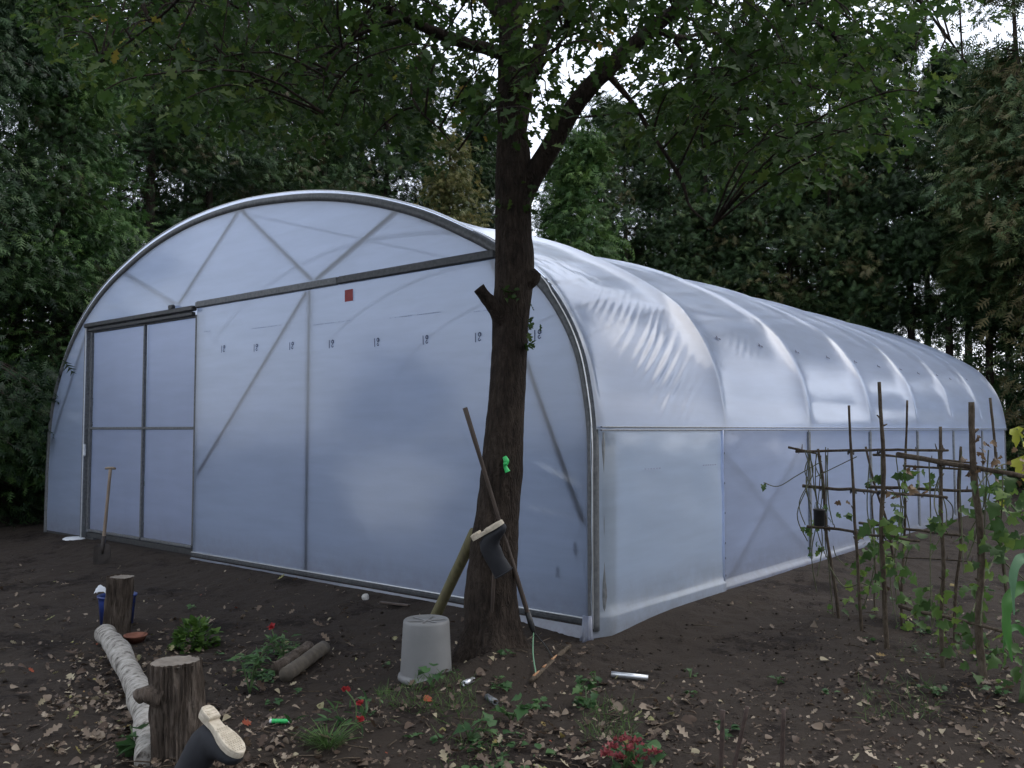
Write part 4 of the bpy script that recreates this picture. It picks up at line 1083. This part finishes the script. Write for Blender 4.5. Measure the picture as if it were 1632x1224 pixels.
# boots
def boot(org, Ld, Sd, sc, label):
    """Ld heel to toe, Sd from the sole up the shaft (boot hangs upside down)."""
    Ld = Ld.normalized(); Sd = (Sd - Ld * Sd.dot(Ld)).normalized(); Wd = Sd.cross(Ld)
    P = lambda x, y, z: org + (Ld * (x - .145) + Wd * y + Sd * z) * sc
    o = thing('rubber_boot', org, label, 'boot', 'upturned rubber boots')
    sec = [(.296, .026, .012, .016, 0), (.288, .032, .030, .024, 0), (.265, .040, .041, .034, 0), (.22, .048, .047, .044, .1), (.175, .057, .045, .053, .25), (.13, .078, .044, .070, .5), (.100, .105, .045, .088, .8),
           (.084, .142, .049, .085, 1.15), (.076, .188, .053, .078, 1.42), (.072, .24, .057, .075, PI / 2), (.070, .29, .060, .077, PI / 2), (.068, .34, .062, .080, PI / 2)]
    b = MB(); vs = []; fs = []; seg = 28
    for cx, cz, w, h, an in sec:
        for k in range(seg):
            a = 2 * PI * k / seg; y = w * math.cos(a); e = h * math.sin(a)
            # the section plane turns from facing the toe (an = 0) to facing up the shaft
            x = cx + e * math.sin(an); z = cz + e * math.cos(an)
            vs.append(P(max(.006, x), y, max(.004, z)))
    for i in range(len(sec) - 1):
        for k in range(seg): k2 = (k + 1) % seg; fs.append((i * seg + k, i * seg + k2, i * seg + seg + k2, i * seg + seg + k))
    fs.append(tuple(range(seg))[::-1]); b.add(vs, fs); obj('upper', b, M['rubber'], o)
    outl = [(0, .0), (.004, .022), (.02, .033), (.05, .035), (.08, .031), (.11, .029), (.14, .034), (.18, .045), (.22, .0495), (.255, .045), (.28, .032), (.294, .016), (.298, 0)]
    ring_ = outl + [(x, -y * .94) for x, y in outl[-2:0:-1]]
    def slab(b, ring, z0, z1, ins=.004):
        n = len(ring); cx = sum(x for x, _ in ring) / n; vs = []
        for z, s_ in ((z0, 1), (z1 + ins * (1 if z1 < z0 else -1), 1), (z1, .95)):
            for x, y in ring: vs.append(P(cx + (x - cx) * s_, y * s_, z))
        fs = [tuple(2 * n + k for k in range(n))]
        for j in range(2):
            for k in range(n): k2 = (k + 1) % n; fs.append((j * n + k, j * n + k2, j * n + n + k2, j * n + n + k))
        b.add(vs, fs)
    b = MB(); slab(b, ring_, .012, -.012)
    heel = [(x, y) for x, y in ring_ if x <= .085]; heel = sorted(heel, key=lambda q: math.atan2(q[1], q[0] - .045))
    slab(b, heel, -.0118, -.030)
    fore = [(x, y * .97) for x, y in ring_ if x >= .125]; fore = sorted(fore, key=lambda q: math.atan2(q[1], q[0] - .21))
    slab(b, fore, -.0118, -.019)
    sole = obj('sole', b, M['cream'], o, smooth=False)
    b = MB()
    for i in range(11):
        for j in range(-3, 4):
            x = .14 + i * .0135; y = j * .0115 + (.004 if i % 2 else 0)
            lim = np.interp(x, [.13, .18, .22, .255, .28, .295], [.028, .038, .043, .038, .026, .008])
            if abs(y) < lim - .005: box(b, P(x, y, -.0205), Ld, Wd, Sd, .009 * sc, .007 * sc, .004 * sc, .001)
    for i in range(4): box(b, P(.018 + i * .018, 0, -.031), Ld, Wd, Sd, .009 * sc, (.044 + .004 * min(i, 2)) * sc, .004 * sc, .001)
    obj('tread', b, M['cream'], sole, smooth=False)
    b = MB(); n = 28
    tube(b, [P(.068 + .080 * math.cos(a), .063 * math.sin(a), .335) for a in [2 * PI * k / n for k in range(n + 1)]], .005, 6); obj('top_band', b, M['rubber'], o)
    return o
boot(D(353, 1167, 3.78), Vector((.75, -.5, -.5)), Vector((-.5, .3, -.8)), .98, 'upturned black boot with cream sole beside the near stump')
boot(D(777, 846, 5.70), Vector((.76, -.40, .47)), Vector((.36, .10, -.93)), .86, 'upturned black boot propped on a stick against the oak')
rod('stick', G(780, 1046, -.03), D(788, 905, 5.72), .012, 'handle', 'thin upright stick holding the boot at the oak', 'stick', None, 10, amp=.003)
# green plastic tie on the trunk
o = thing('plastic_tie', D(806, 752, 5.84), 'bright green plastic tie fixed to the oak bark', 'tie')
tr_f = 5.845
b = MB(); tube(b, spline([D(804, 728, tr_f), D(807, 735, tr_f - .006), D(805, 742, tr_f - .003), D(809, 752, tr_f)], 5), lerps([.014, .02, .011, .02], 5), 10); obj('band', b, M['lime'], o)
b = MB(); tube(b, [D(803, 740, tr_f - .015), D(809, 738, tr_f - .018)], [.012, .012], 8); obj('knot', b, M['lime'], o)

# small things on the soil
def pipe(px0, py0, px1, py1, r, mat, label, name, cat, wall=.004, dz=0, group=None):
    a, c = G(px0, py0, r + dz), G(px1, py1, r + dz); b = MB(); d = (c - a).normalized(); x, y = frame(d); seg = 20; vs = []; fs = []
    rings = [(a, r), (c, r), (c, r - wall), (a, r - wall)]
    for q, rr_ in rings:
        for k in range(seg): an = 2 * PI * k / seg; vs.append(q + (x * math.cos(an) + y * math.sin(an)) * rr_)
    for j in range(4):
        for k in range(seg): k2 = (k + 1) % seg; j2 = (j + 1) % 4; fs.append((j * seg + k, j * seg + k2, j2 * seg + k2, j2 * seg + k))
    b.add(vs, fs); return tag(obj(name, b, M[mat]), label, cat, group)
pipe(974, 1079, 1033, 1085, .018, 'alu', 'long silver pipe offcut on bare soil right of the rake', 'metal_pipe', 'pipe', group='pipe offcuts on the soil')
pipe(739, 1094, 754, 1087, .016, 'alu', 'short silver pipe offcut beside the bucket', 'metal_pipe', 'pipe', group='pipe offcuts on the soil')
pipe(776, 1115, 790, 1124, .017, 'galv', 'dull grey pipe offcut in front of the oak roots', 'metal_pipe', 'pipe', group='pipe offcuts on the soil')
p0, p1 = G(433, 1154, .015), G(460, 1154, .015)
o = thing('green_tube', p0, 'bright green plastic tube with white ends lying in front', 'tube')
b = MB(); tube(b, [p0.lerp(p1, i / 24) for i in range(25)], [.013 if i % 4 else .0105 for i in range(25)], 14); obj('body', b, M['lime'], o)
for s_, q in ((-1, p0), (1, p1)):
    b = MB(); d = (p1 - p0).normalized() * s_; tube(b, [q, q + d * .006, q + d * .012], [.012, .013, .010], 14); obj('cap', b, M['white'], o)
c = G(583, 953, .02); b = MB()
vs = []; seg = 14
for j in range(8):
    for k in range(seg):
        a = 2 * PI * k / seg; th = PI * j / 7; d = Vector((math.sin(th) * math.cos(a), math.sin(th) * math.sin(a), math.cos(th)))
        vs.append(c + Vector((d.x * .035, d.y * .03, d.z * .035)) * (1 + .3 * noise.noise(d * 1.5)))
b.add(vs, [(j * seg + k, j * seg + (k + 1) % seg, j * seg + seg + (k + 1) % seg, j * seg + seg + k) for j in range(7) for k in range(seg)])
tag(obj('stone', b, M['stone']), 'small white stone on the soil before the front sheet', 'stone')
b = MB(); a, c = G(606, 962, .012), G(652, 967, .012); d = (c - a).normalized(); s_ = ZU.cross(d).normalized()
box(b, (a + c) / 2, d, s_, ZU, (c - a).length, .035, .016, .003); tag(obj('lath', b, M['handle'], smooth=False), 'dark wooden lath lying before the front sheet', 'lath')
# blue tub behind the small stump
tp_ = Vector(((194 - 816) / F * 7.15, 7.15, 0)); tp_.z = gfull(tp_.x, tp_.y)
o = thing('tub', tp_, 'blue plastic tub hidden behind the smaller stump', 'tub')
b = MB(); lathe(b, tp_, [(.001, .01), (.11, .01), (.122, 0), (.138, .20), (.140, .225), (.149, .227), (.151, .242), (.140, .244), (.132, .23), (.118, .03)], 40); obj('body', b, M['blue'], o)
b = MB(); q0 = tp_ + Vector((-.105, -.05, .215)); vs = []; n = 9
for i in range(n):
    for j in range(n):
        x, y = (i / (n - 1) - .5) * .10, (j / (n - 1) - .5) * .08
        vs.append(q0 + Vector((x, y * .6, .04 + .07 * math.exp(-(x * x + y * y) / .003) + .03 * noise.noise(Vector((x * 40, y * 40, 1))) - .05 * (abs(y) / .05) ** 2 * .5)))
b.add(vs, [(i * n + j, i * n + j + 1, i * n + n + j + 1, i * n + n + j) for i in range(n - 1) for j in range(n - 1)])
tag(obj('plastic_bag', b, M['white']), 'crumpled white plastic bag on the rim of the blue tub', 'bag')
q = G(216, 1024); b = MB()
lathe(b, q, [(.001, .012), (.05, .012), (.055, 0), (.075, .045), (.084, .05), (.084, .06), (.074, .058), (.06, .022), (.02, .018), (.001, .018)], 36)
tag(obj('plant_saucer', b, M['terra']), 'terracotta saucer on the soil beside the birch log', 'saucer')
# spade
sb = G(162, 900); o = thing('spade', sb, 'spade with wooden handle standing before the tunnel door', 'spade')
Y = sb.y; b = MB(); vs = []; fs = []
blade = [(-.098, .0), (-.10, .10), (-.10, .21), (-.06, .235), (0, .245), (.06, .235), (.10, .21), (.10, .10), (.095, .0), (.05, -.03), (0, -.045), (-.05, -.03)]
for dy in (-.004, .004):
    for x, z in blade: vs.append(sb + Vector((x, dy + .018 * (1 - (x / .1) ** 2) + .04 * z, z + .0)))
n = len(blade); fs = [tuple(range(n)), tuple(range(n, 2 * n))[::-1]] + [(k, n + k, n + (k + 1) % n, (k + 1) % n) for k in range(n)]
b.add(vs, fs); obj('blade', b, M['steelblade'], o, smooth=False)
s0_ = sb + Vector((.0, .02, .18)); s1_ = D(176, 748, Y + .12)
b = MB(); tube(b, [s0_.lerp(s1_, i / 8) for i in range(9)], [.024, .021, .02, .019, .018, .018, .018, .018, .019], 12); obj('shaft', b, M['palehandle'], o)
b = MB(); tube(b, [sb + Vector((0, .012, .12)), s0_, s0_.lerp(s1_, .16)], [.012, .026, .024], 10); obj('socket', b, M['steelblade'], o)
b = MB(); tube(b, [s1_ + Vector((-.062, 0, .01)), s1_ + Vector((-.03, 0, .014)), s1_ + Vector((.03, 0, .014)), s1_ + Vector((.062, 0, .01))], [.013, .016, .016, .013], 12); obj('grip', b, M['palehandle'], o)
# rods at the bottom right
for (x0, y0), (x1, y1), Y, mat, lab, r in (((1152, 1132), (1147, 1265), 3.95, 'handle', 'left upright rusty rod in the right foreground', .011), ((1191, 1126), (1160, 1265), 4.0, 'stick', 'leaning brown cane between the two upright rods', .010), ((1249, 1130), (1244, 1270), 3.9, 'handle', 'right upright rusty rod in the right foreground', .010)):
    a = D(x1, y1, Y); a.z = gfull(a.x, a.y) - .05
    rod('garden_rod', a, D(x0, y0, Y), r, 'rust', lab, 'rod', 'rods stuck in the right foreground', 8, amp=.003)

# ------------------------------------------------------------------ bean trellis
tb = G(1415, 1040)
o = thing('bean_trellis', tb, 'trellis of lashed branches beside the tunnel', 'trellis')
POLES = [((1337, 985), (1303, 715), 7.45, .017), ((1374, 1012), (1353, 646), 6.95, .016), ((1414, 1042), (1401, 609), 6.45, .022), ((1502, 1072), (1499, 680), 5.9, .017), ((1570, 1092), (1549, 641), 5.6, .030),
         ((1446, 930), (1380, 712), 8.0, .016), ((1437, 1004), (1446, 638), 7.15, .014), ((1520, 1032), (1531, 712), 6.6, .015), ((1611, 1040), (1578, 634), 6.35, .015), ((1395, 960), (1390, 790), 7.6, .010)]
def crooked(a, c, r0, r1, n=12, w=.02, seg=9, nub=True):
    b = MB(); P = []
    sd = rnd.random() * 50
    for i in range(n + 1):
        f = i / n; k = math.sin(PI * f) * w + .004
        P.append(a.lerp(c, f) + Vector((noise.noise(Vector((sd, f * 3, 0))), noise.noise(Vector((sd, f * 3, 9))), noise.noise(Vector((sd, f * 3, 5))))) * k * 2)
    P = spline(P, 3)
    tube(b, P, [(r0 + (r1 - r0) * i / (len(P) - 1)) * (1 + .12 * noise.noise(Vector((sd, i * .7, 2)))) for i in range(len(P))], seg, disp=lambda q, an, i: r0 * .12 * noise.noise(q * 45))
    if nub:
        for _ in range(4):
            q = P[rnd.randint(3, len(P) - 3)]; d = Vector((rnd.uniform(-1, 1), rnd.uniform(-.4, .4), rnd.uniform(.1, .8))).normalized()
            tube(b, [q, q + d * (r0 + rnd.uniform(.012, .035))], [r0 * .5, r0 * .25], 6)
    return b
for (x0, y0), (x1, y1), Y, r in POLES:
    a = D(x0, y0, Y); a.z = gfull(a.x, a.y) - .05
    obj('upright_pole', crooked(a, D(x1, y1, Y + rnd.uniform(-.05, .05)), r * .86, r * .6), M['stick'], o)
def ydep(px): return float(np.interp(px, [1260, 1337, 1374, 1414, 1502, 1570, 1640], [7.7, 7.42, 6.92, 6.42, 5.88, 5.56, 5.3]))
def ydep2(px): return float(np.interp(px, [1360, 1440, 1525, 1611], [7.7, 7.1, 6.55, 6.3]))
BARS = [((1268, 719), (1511, 717), 0, .011), ((1256, 712), (1300, 722), 0, .010), ((1392, 725), (1551, 738), 1, .010), ((1431, 725), (1640, 760), 0, .018), ((1279, 775), (1509, 792), 0, .013), ((1381, 776), (1573, 783), 1, .013),
        ((1286, 838), (1465, 862), 0, .012), ((1370, 834), (1556, 857), 1, .012), ((1434, 966), (1600, 1007), 0, .013), ((1414, 886), (1559, 895), 1, .006), ((1440, 742), (1600, 752), 1, .009)]
for (x0, y0), (x1, y1), bk, r in BARS:
    f = ydep2 if bk else ydep; s_ = .03 if bk else -.03
    n = 6; P = [D(x0 + (x1 - x0) * i / n, y0 + (y1 - y0) * i / n, f(x0 + (x1 - x0) * i / n) + s_) for i in range(n + 1)]
    b = MB(); Q = spline(P, 4); tube(b, [q + Vector((0, 0, .012 * noise.noise(q * 4))) for q in Q], [r * (1.1 - .35 * i / (len(Q) - 1)) for i in range(len(Q))], 9, disp=lambda q, an, i: .002 * noise.noise(q * 45))
    for _ in range(4):
        q = Q[rnd.randint(2, len(Q) - 2)]; tube(b, [q, q + Vector((rnd.uniform(-.02, .02), 0, rnd.uniform(-.04, .05)))], [r * .5, r * .2], 6)
    obj('cross_bar', b, M['stick'], o)
for px, py in ((1356, 720), (1403, 722), (1360, 782), (1404, 786), (1365, 848), (1407, 856), (1500, 740), (1552, 752), (1312, 778), (1318, 842)):
    c = D(px, py, ydep(px) - .01); n = 14; b = MB()
    for k in (-.006, .004): tube(b, [c + Vector((.024 * math.cos(a), .024 * math.sin(a), k + .018 * math.sin(a * 2))) for a in [2 * PI * q / n for q in range(n + 1)]], .0035, 5)
    obj('lashing', b, M['black'], o)
# the vine that grows over it
ov = thing('climbing_vine', G(1430, 1030), 'withered climbing bean vine with green leaves on the trellis', 'vine')
b = MB(); pile = LeafPile(); dead = LeafPile()
paths = []
for k in range(13):
    px = rnd.uniform(1283, 1322); y0 = rnd.uniform(712, 730); y1 = rnd.uniform(840, 990) if k > 5 else rnd.uniform(790, 840); Yb = ydep(1310)
    pp = [D(px + rnd.uniform(-3, 3), y0, Yb - .03), D(px + rnd.uniform(-9, 9), y0 + (y1 - y0) * .3, Yb + rnd.uniform(-.08, .06)), D(px + rnd.uniform(-14, 14), y0 + (y1 - y0) * .7, Yb + rnd.uniform(-.08, .06)), D(px + rnd.uniform(-4, 24), y1, Yb + rnd.uniform(-.05, .05))]
    paths.append((pp, .0045))
for k in range(18):
    px = rnd.uniform(1375, 1600); Yb = rnd.choice((ydep(px), ydep2(max(px, 1380)))); y0 = rnd.uniform(715, 760); y1 = rnd.uniform(820, 1010)
    pp = [D(px, y0, Yb - .02)]
    for q in (.33, .66, 1): pp.append(D(px + rnd.uniform(-14, 14), y0 + (y1 - y0) * q, Yb + rnd.uniform(-.1, .1)))
    paths.append((pp, .0045))
paths += [([D(1310, 735, 7.35), D(1270, 758, 7.4), D(1240, 775, 7.4), D(1217, 769, 7.42)], .004), ([D(1300, 760, 7.4), D(1330, 745, 7.3), D(1365, 728, 7.0)], .004),
          ([D(1320, 900, 7.4), D(1345, 935, 7.3), D(1375, 930, 7.1), D(1400, 945, 7.0)], .006), ([D(1328, 870, 7.4), D(1335, 890, 7.4), D(1360, 910, 7.3)], .004), ([D(1545, 800, 5.9), D(1570, 760, 6.0), D(1600, 740, 6.1), D(1632, 745, 6.2)], .005),
          ([D(1540, 1000, 5.8), D(1590, 880, 6.2), D(1632, 850, 6.4)], .005), ([D(1530, 850, 6.3), D(1580, 880, 6.3), D(1640, 930, 6.3)], .006)]
allp = []
for pp, r in paths:
    P = spline(pp, 6); tube(b, P, r, 5, cap=False); allp += P
obj('stem', b, M['stem'], ov)
def leaves_at(px, py, Y, n, sp, size, pl_, tint=(0, .8)):
    c = np.array(D(px, py, Y)); P = c + rng.normal(size=(n, 3)) * np.array((sp, sp * .8, sp * .8))
    P[:, 2] = np.maximum(P[:, 2], -.05)
    pl_.put(bent(VINE, .35), P, rv(n) * np.array((1, .7, .6)) + np.array((0, -.2, -.35)), np.array((0, -.8, .5)) + rng.normal(size=(n, 3)) * .55, rng.uniform(.6, 1.2, n) * size, rng.uniform(tint[0], tint[1], n))
for px, py, n, sp, sz in ((1217, 769, 2, .015, .06), (1305, 880, 4, .03, .07), (1282, 838, 4, .03, .07), (1320, 815, 3, .03, .07), (1350, 820, 2, .02, .07), (1395, 765, 3, .03, .08), (1420, 818, 5, .05, .10), (1398, 845, 7, .06, .10), (1425, 850, 6, .06, .11), (1395, 870, 7, .07, .10),
                         (1365, 915, 7, .07, .08), (1400, 905, 8, .08, .08), (1440, 925, 9, .09, .08), (1470, 965, 7, .06, .09), (1465, 880, 5, .06, .08), (1445, 760, 4, .04, .08), (1480, 770, 4, .05, .08), (1545, 935, 8, .08, .08), (1500, 830, 5, .05, .08), (1460, 1000, 7, .08, .08),
                         (1580, 870, 10, .09, .09), (1600, 820, 9, .09, .10), (1575, 800, 8, .08, .10), (1620, 790, 8, .08, .10), (1540, 985, 6, .07, .08), (1600, 780, 6, .06, .1), (1350, 960, 6, .08, .07), (1555, 1030, 6, .08, .09), (1520, 1010, 6, .08, .08), (1610, 1060, 8, .08, .10), (1440, 690 + 90, 3, .03, .06), (1595, 1110, 5, .06, .09)):
    if n > 2: n = int(n * 1.9); sz *= .95; sp *= 1.25
    leaves_at(px, py, (ydep(px) if rnd.random() < .5 else ydep2(max(px, 1360))) - .02, n, sp, sz, pile)
pile.build('leaves', M['vineleaf'], ov)
for px, py, n, sp, sz in ((1445, 745, 5, .025, .05), (1455, 780, 6, .03, .05), (1470, 785, 4, .02, .05), (1430, 790, 4, .03, .05), (1342, 800, 2, .01, .05), (1566, 716, 5, .06, .05), (1555, 742, 5, .07, .05), (1590, 740, 8, .08, .05), (1612, 738, 6, .06, .05), (1578, 732, 6, .08, .05), (1370, 865, 3, .02, .05)):
    leaves_at(px, py, ydep(px) - .02, n, sp, sz, dead, (0, 1))
dead.build('dead_leaves', M['brownhead'], ov)
# small black can hung on the first pole
c = D(1306, 838, 7.34); o = thing('can', c, 'small black can hung on the first pole of the trellis', 'can')
b = MB(); lathe(b, c, [(.001, 0), (.042, 0), (.046, .006), (.046, .125), (.049, .128), (.049, .14), (.042, .14), (.040, .02), (.001, .02)], 24); obj('body', b, M['black'], o)
b = MB(); tube(b, [c + Vector((-.044, 0, .13)), c + Vector((-.02, .03, .19)), c + Vector((.0, .045, .2)), c + Vector((.044, 0, .13))], .002, 5); obj('handle', b, M['black'], o)
# squash with yellowing leaves at the right edge
p = G(1640, 1010); p = Vector((p.x + .05, 6.2, gfull(p.x, 6.2))); o = thing('squash_plant', p, 'squash plant with big yellow leaves at the right edge', 'plant')
b = MB(); pile = LeafPile()
for px, py, sz, n_ in ((1620, 695, .13, (.1, -.9, .35)), (1628, 742, .16, (-.2, -.9, .4)), (1640, 715, .14, (.2, -.8, .5)), (1598, 800, .10, (.2, -.9, .3))):
    e = D(px, py - 12, 6.1); tube(b, spline([p, (p + e) / 2 + Vector((.05, 0, .1)), e], 6), .007, 6)
    pile.put(bent(VINE, .55), np.array(e)[None] - np.array([[sz * .2, 0, 0]]), np.array([[.35, -.25, -.9]]), np.array([n_]), [sz], [rnd.random()])
obj('stem', b, M['greenstem'], o); pile.build('leaves', M['yellowleaf'], o)
# corn at the right edge
p = G(1628, 1120); o = thing('corn_plant', p, 'young corn plant with broad drooping blades at the right edge', 'corn')
b = MB(); top_ = D(1650, 860, p.y); tube(b, spline([p, p.lerp(top_, .5) + Vector((.01, 0, 0)), top_], 5), [.017, .016, .015, .014, .013, .012, .011, .01, .009, .008, .007], 10); obj('stalk', b, M['greenstem'], o)
def blade(P, w, tint, nrm, mat='corn'):
    P = spline(P, 6); n = len(P); b = MB(); vs = []; fs = []
    for i, q in enumerate(P):
        f = i / (n - 1); d = (P[min(i + 1, n - 1)] - P[max(i - 1, 0)]).normalized(); s_ = d.cross(nrm).normalized(); ww = w * (math.sin(PI * min(1, f * .82 + .18)) ** .7) * (1 if f < .98 else .1)
        up = s_.cross(d).normalized(); rip = .008 * math.sin(i * 1.1)
        vs += [q - s_ * ww + up * (ww * .35 + rip), q - s_ * ww * .5 + up * ww * .08, q, q + s_ * ww * .5 + up * ww * .08, q + s_ * ww + up * (ww * .35 - rip)]
    for i in range(n - 1):
        for k in range(4): fs.append((i * 5 + k, i * 5 + k + 1, i * 5 + 5 + k + 1, i * 5 + 5 + k))
    b.add(vs, fs, tint); obj('blade', b, M[mat], o)
Yc = p.y
blade([D(1652, 940, Yc), D(1625, 935, Yc - .1), D(1606, 955, Yc - .2), D(1603, 1000, Yc - .24), D(1613, 1055, Yc - .25)], .034, .45, Vector((0, -1, .1)))
blade([D(1668, 1000, Yc), D(1652, 915, Yc - .12), D(1630, 890, Yc - .2), D(1614, 915, Yc - .26), D(1616, 980, Yc - .28)], .030, .8, Vector((0, -.8, .5)))
blade([D(1650, 900, Yc), D(1670, 820, Yc - .1), D(1700, 830, Yc - .2), D(1720, 880, Yc - .25)], .035, .6, Vector((0, -1, .2)))
blade([D(1650, 1030, Yc), D(1622, 1000, Yc - .1), D(1605, 1010, Yc - .18), D(1598, 1040, Yc - .2)], .018, .3, Vector((0, -1, .2)))

# ------------------------------------------------------------------ light, sky, camera
SUN_EL, SUN_AZ = math.radians(50), math.radians(76)     # azimuth clockwise from +Y: ahead and to the right, veiled by cloud
w = bpy.data.worlds.new('World'); S.world = w; w.use_nodes = True; nt = w.node_tree
bg = nt.nodes['Background']; sky = nt.nodes.new('ShaderNodeTexSky'); sky.sky_type = 'NISHITA'; sky.sun_disc = False
sky.sun_elevation = SUN_EL; sky.sun_rotation = SUN_AZ; sky.air_density = 1.0; sky.dust_density = 3.0; sky.ozone_density = 1.5
hs = nt.nodes.new('ShaderNodeHueSaturation'); hs.inputs['Saturation'].default_value = .95
nt.links.new(sky.outputs[0], hs.inputs['Color']); cl = nt.nodes.new('ShaderNodeMix'); cl.data_type = 'RGBA'; cl.inputs[0].default_value = .72; cl.inputs[7].default_value = (6.4, 6.75, 7.5, 1)
nt.links.new(hs.outputs[0], cl.inputs[6]); nt.links.new(cl.outputs[2], bg.inputs[0]); bg.inputs[1].default_value = .10
sd = bpy.data.lights.new('sun', 'SUN'); sd.energy = .5; sd.angle = math.radians(50); sd.color = (1, .97, .93)
so = bpy.data.objects.new('sun', sd); COL.objects.link(so)
dirv = Vector((math.sin(SUN_AZ) * math.cos(SUN_EL), math.cos(SUN_AZ) * math.cos(SUN_EL), math.sin(SUN_EL)))
so.rotation_euler = (-dirv).to_track_quat('-Z', 'Y').to_euler()

cd = bpy.data.cameras.new('camera'); cd.sensor_width = 36; cd.sensor_fit = 'HORIZONTAL'; cd.lens = 36 * F / 1632
cd.clip_end = 2000; cd.clip_start = .05
co = bpy.data.objects.new('camera', cd); COL.objects.link(co); co.location = (0, 0, HC); co.rotation_euler = (PI / 2 + PITCH, 0, 0)
S.camera = co
S.view_settings.view_transform = 'Standard'; S.view_settings.look = 'None'; S.view_settings.gamma = 1; S.view_settings.use_curve_mapping = False
S.view_settings.exposure = 1.32
S.render.engine = 'CYCLES'
S.cycles.use_denoising = True
S.cycles.max_bounces = 10; S.cycles.transparent_max_bounces = 24; S.cycles.diffuse_bounces = 5; S.cycles.glossy_bounces = 4; S.cycles.transmission_bounces = 8
S.cycles.use_adaptive_sampling = True; S.cycles.adaptive_threshold = .02
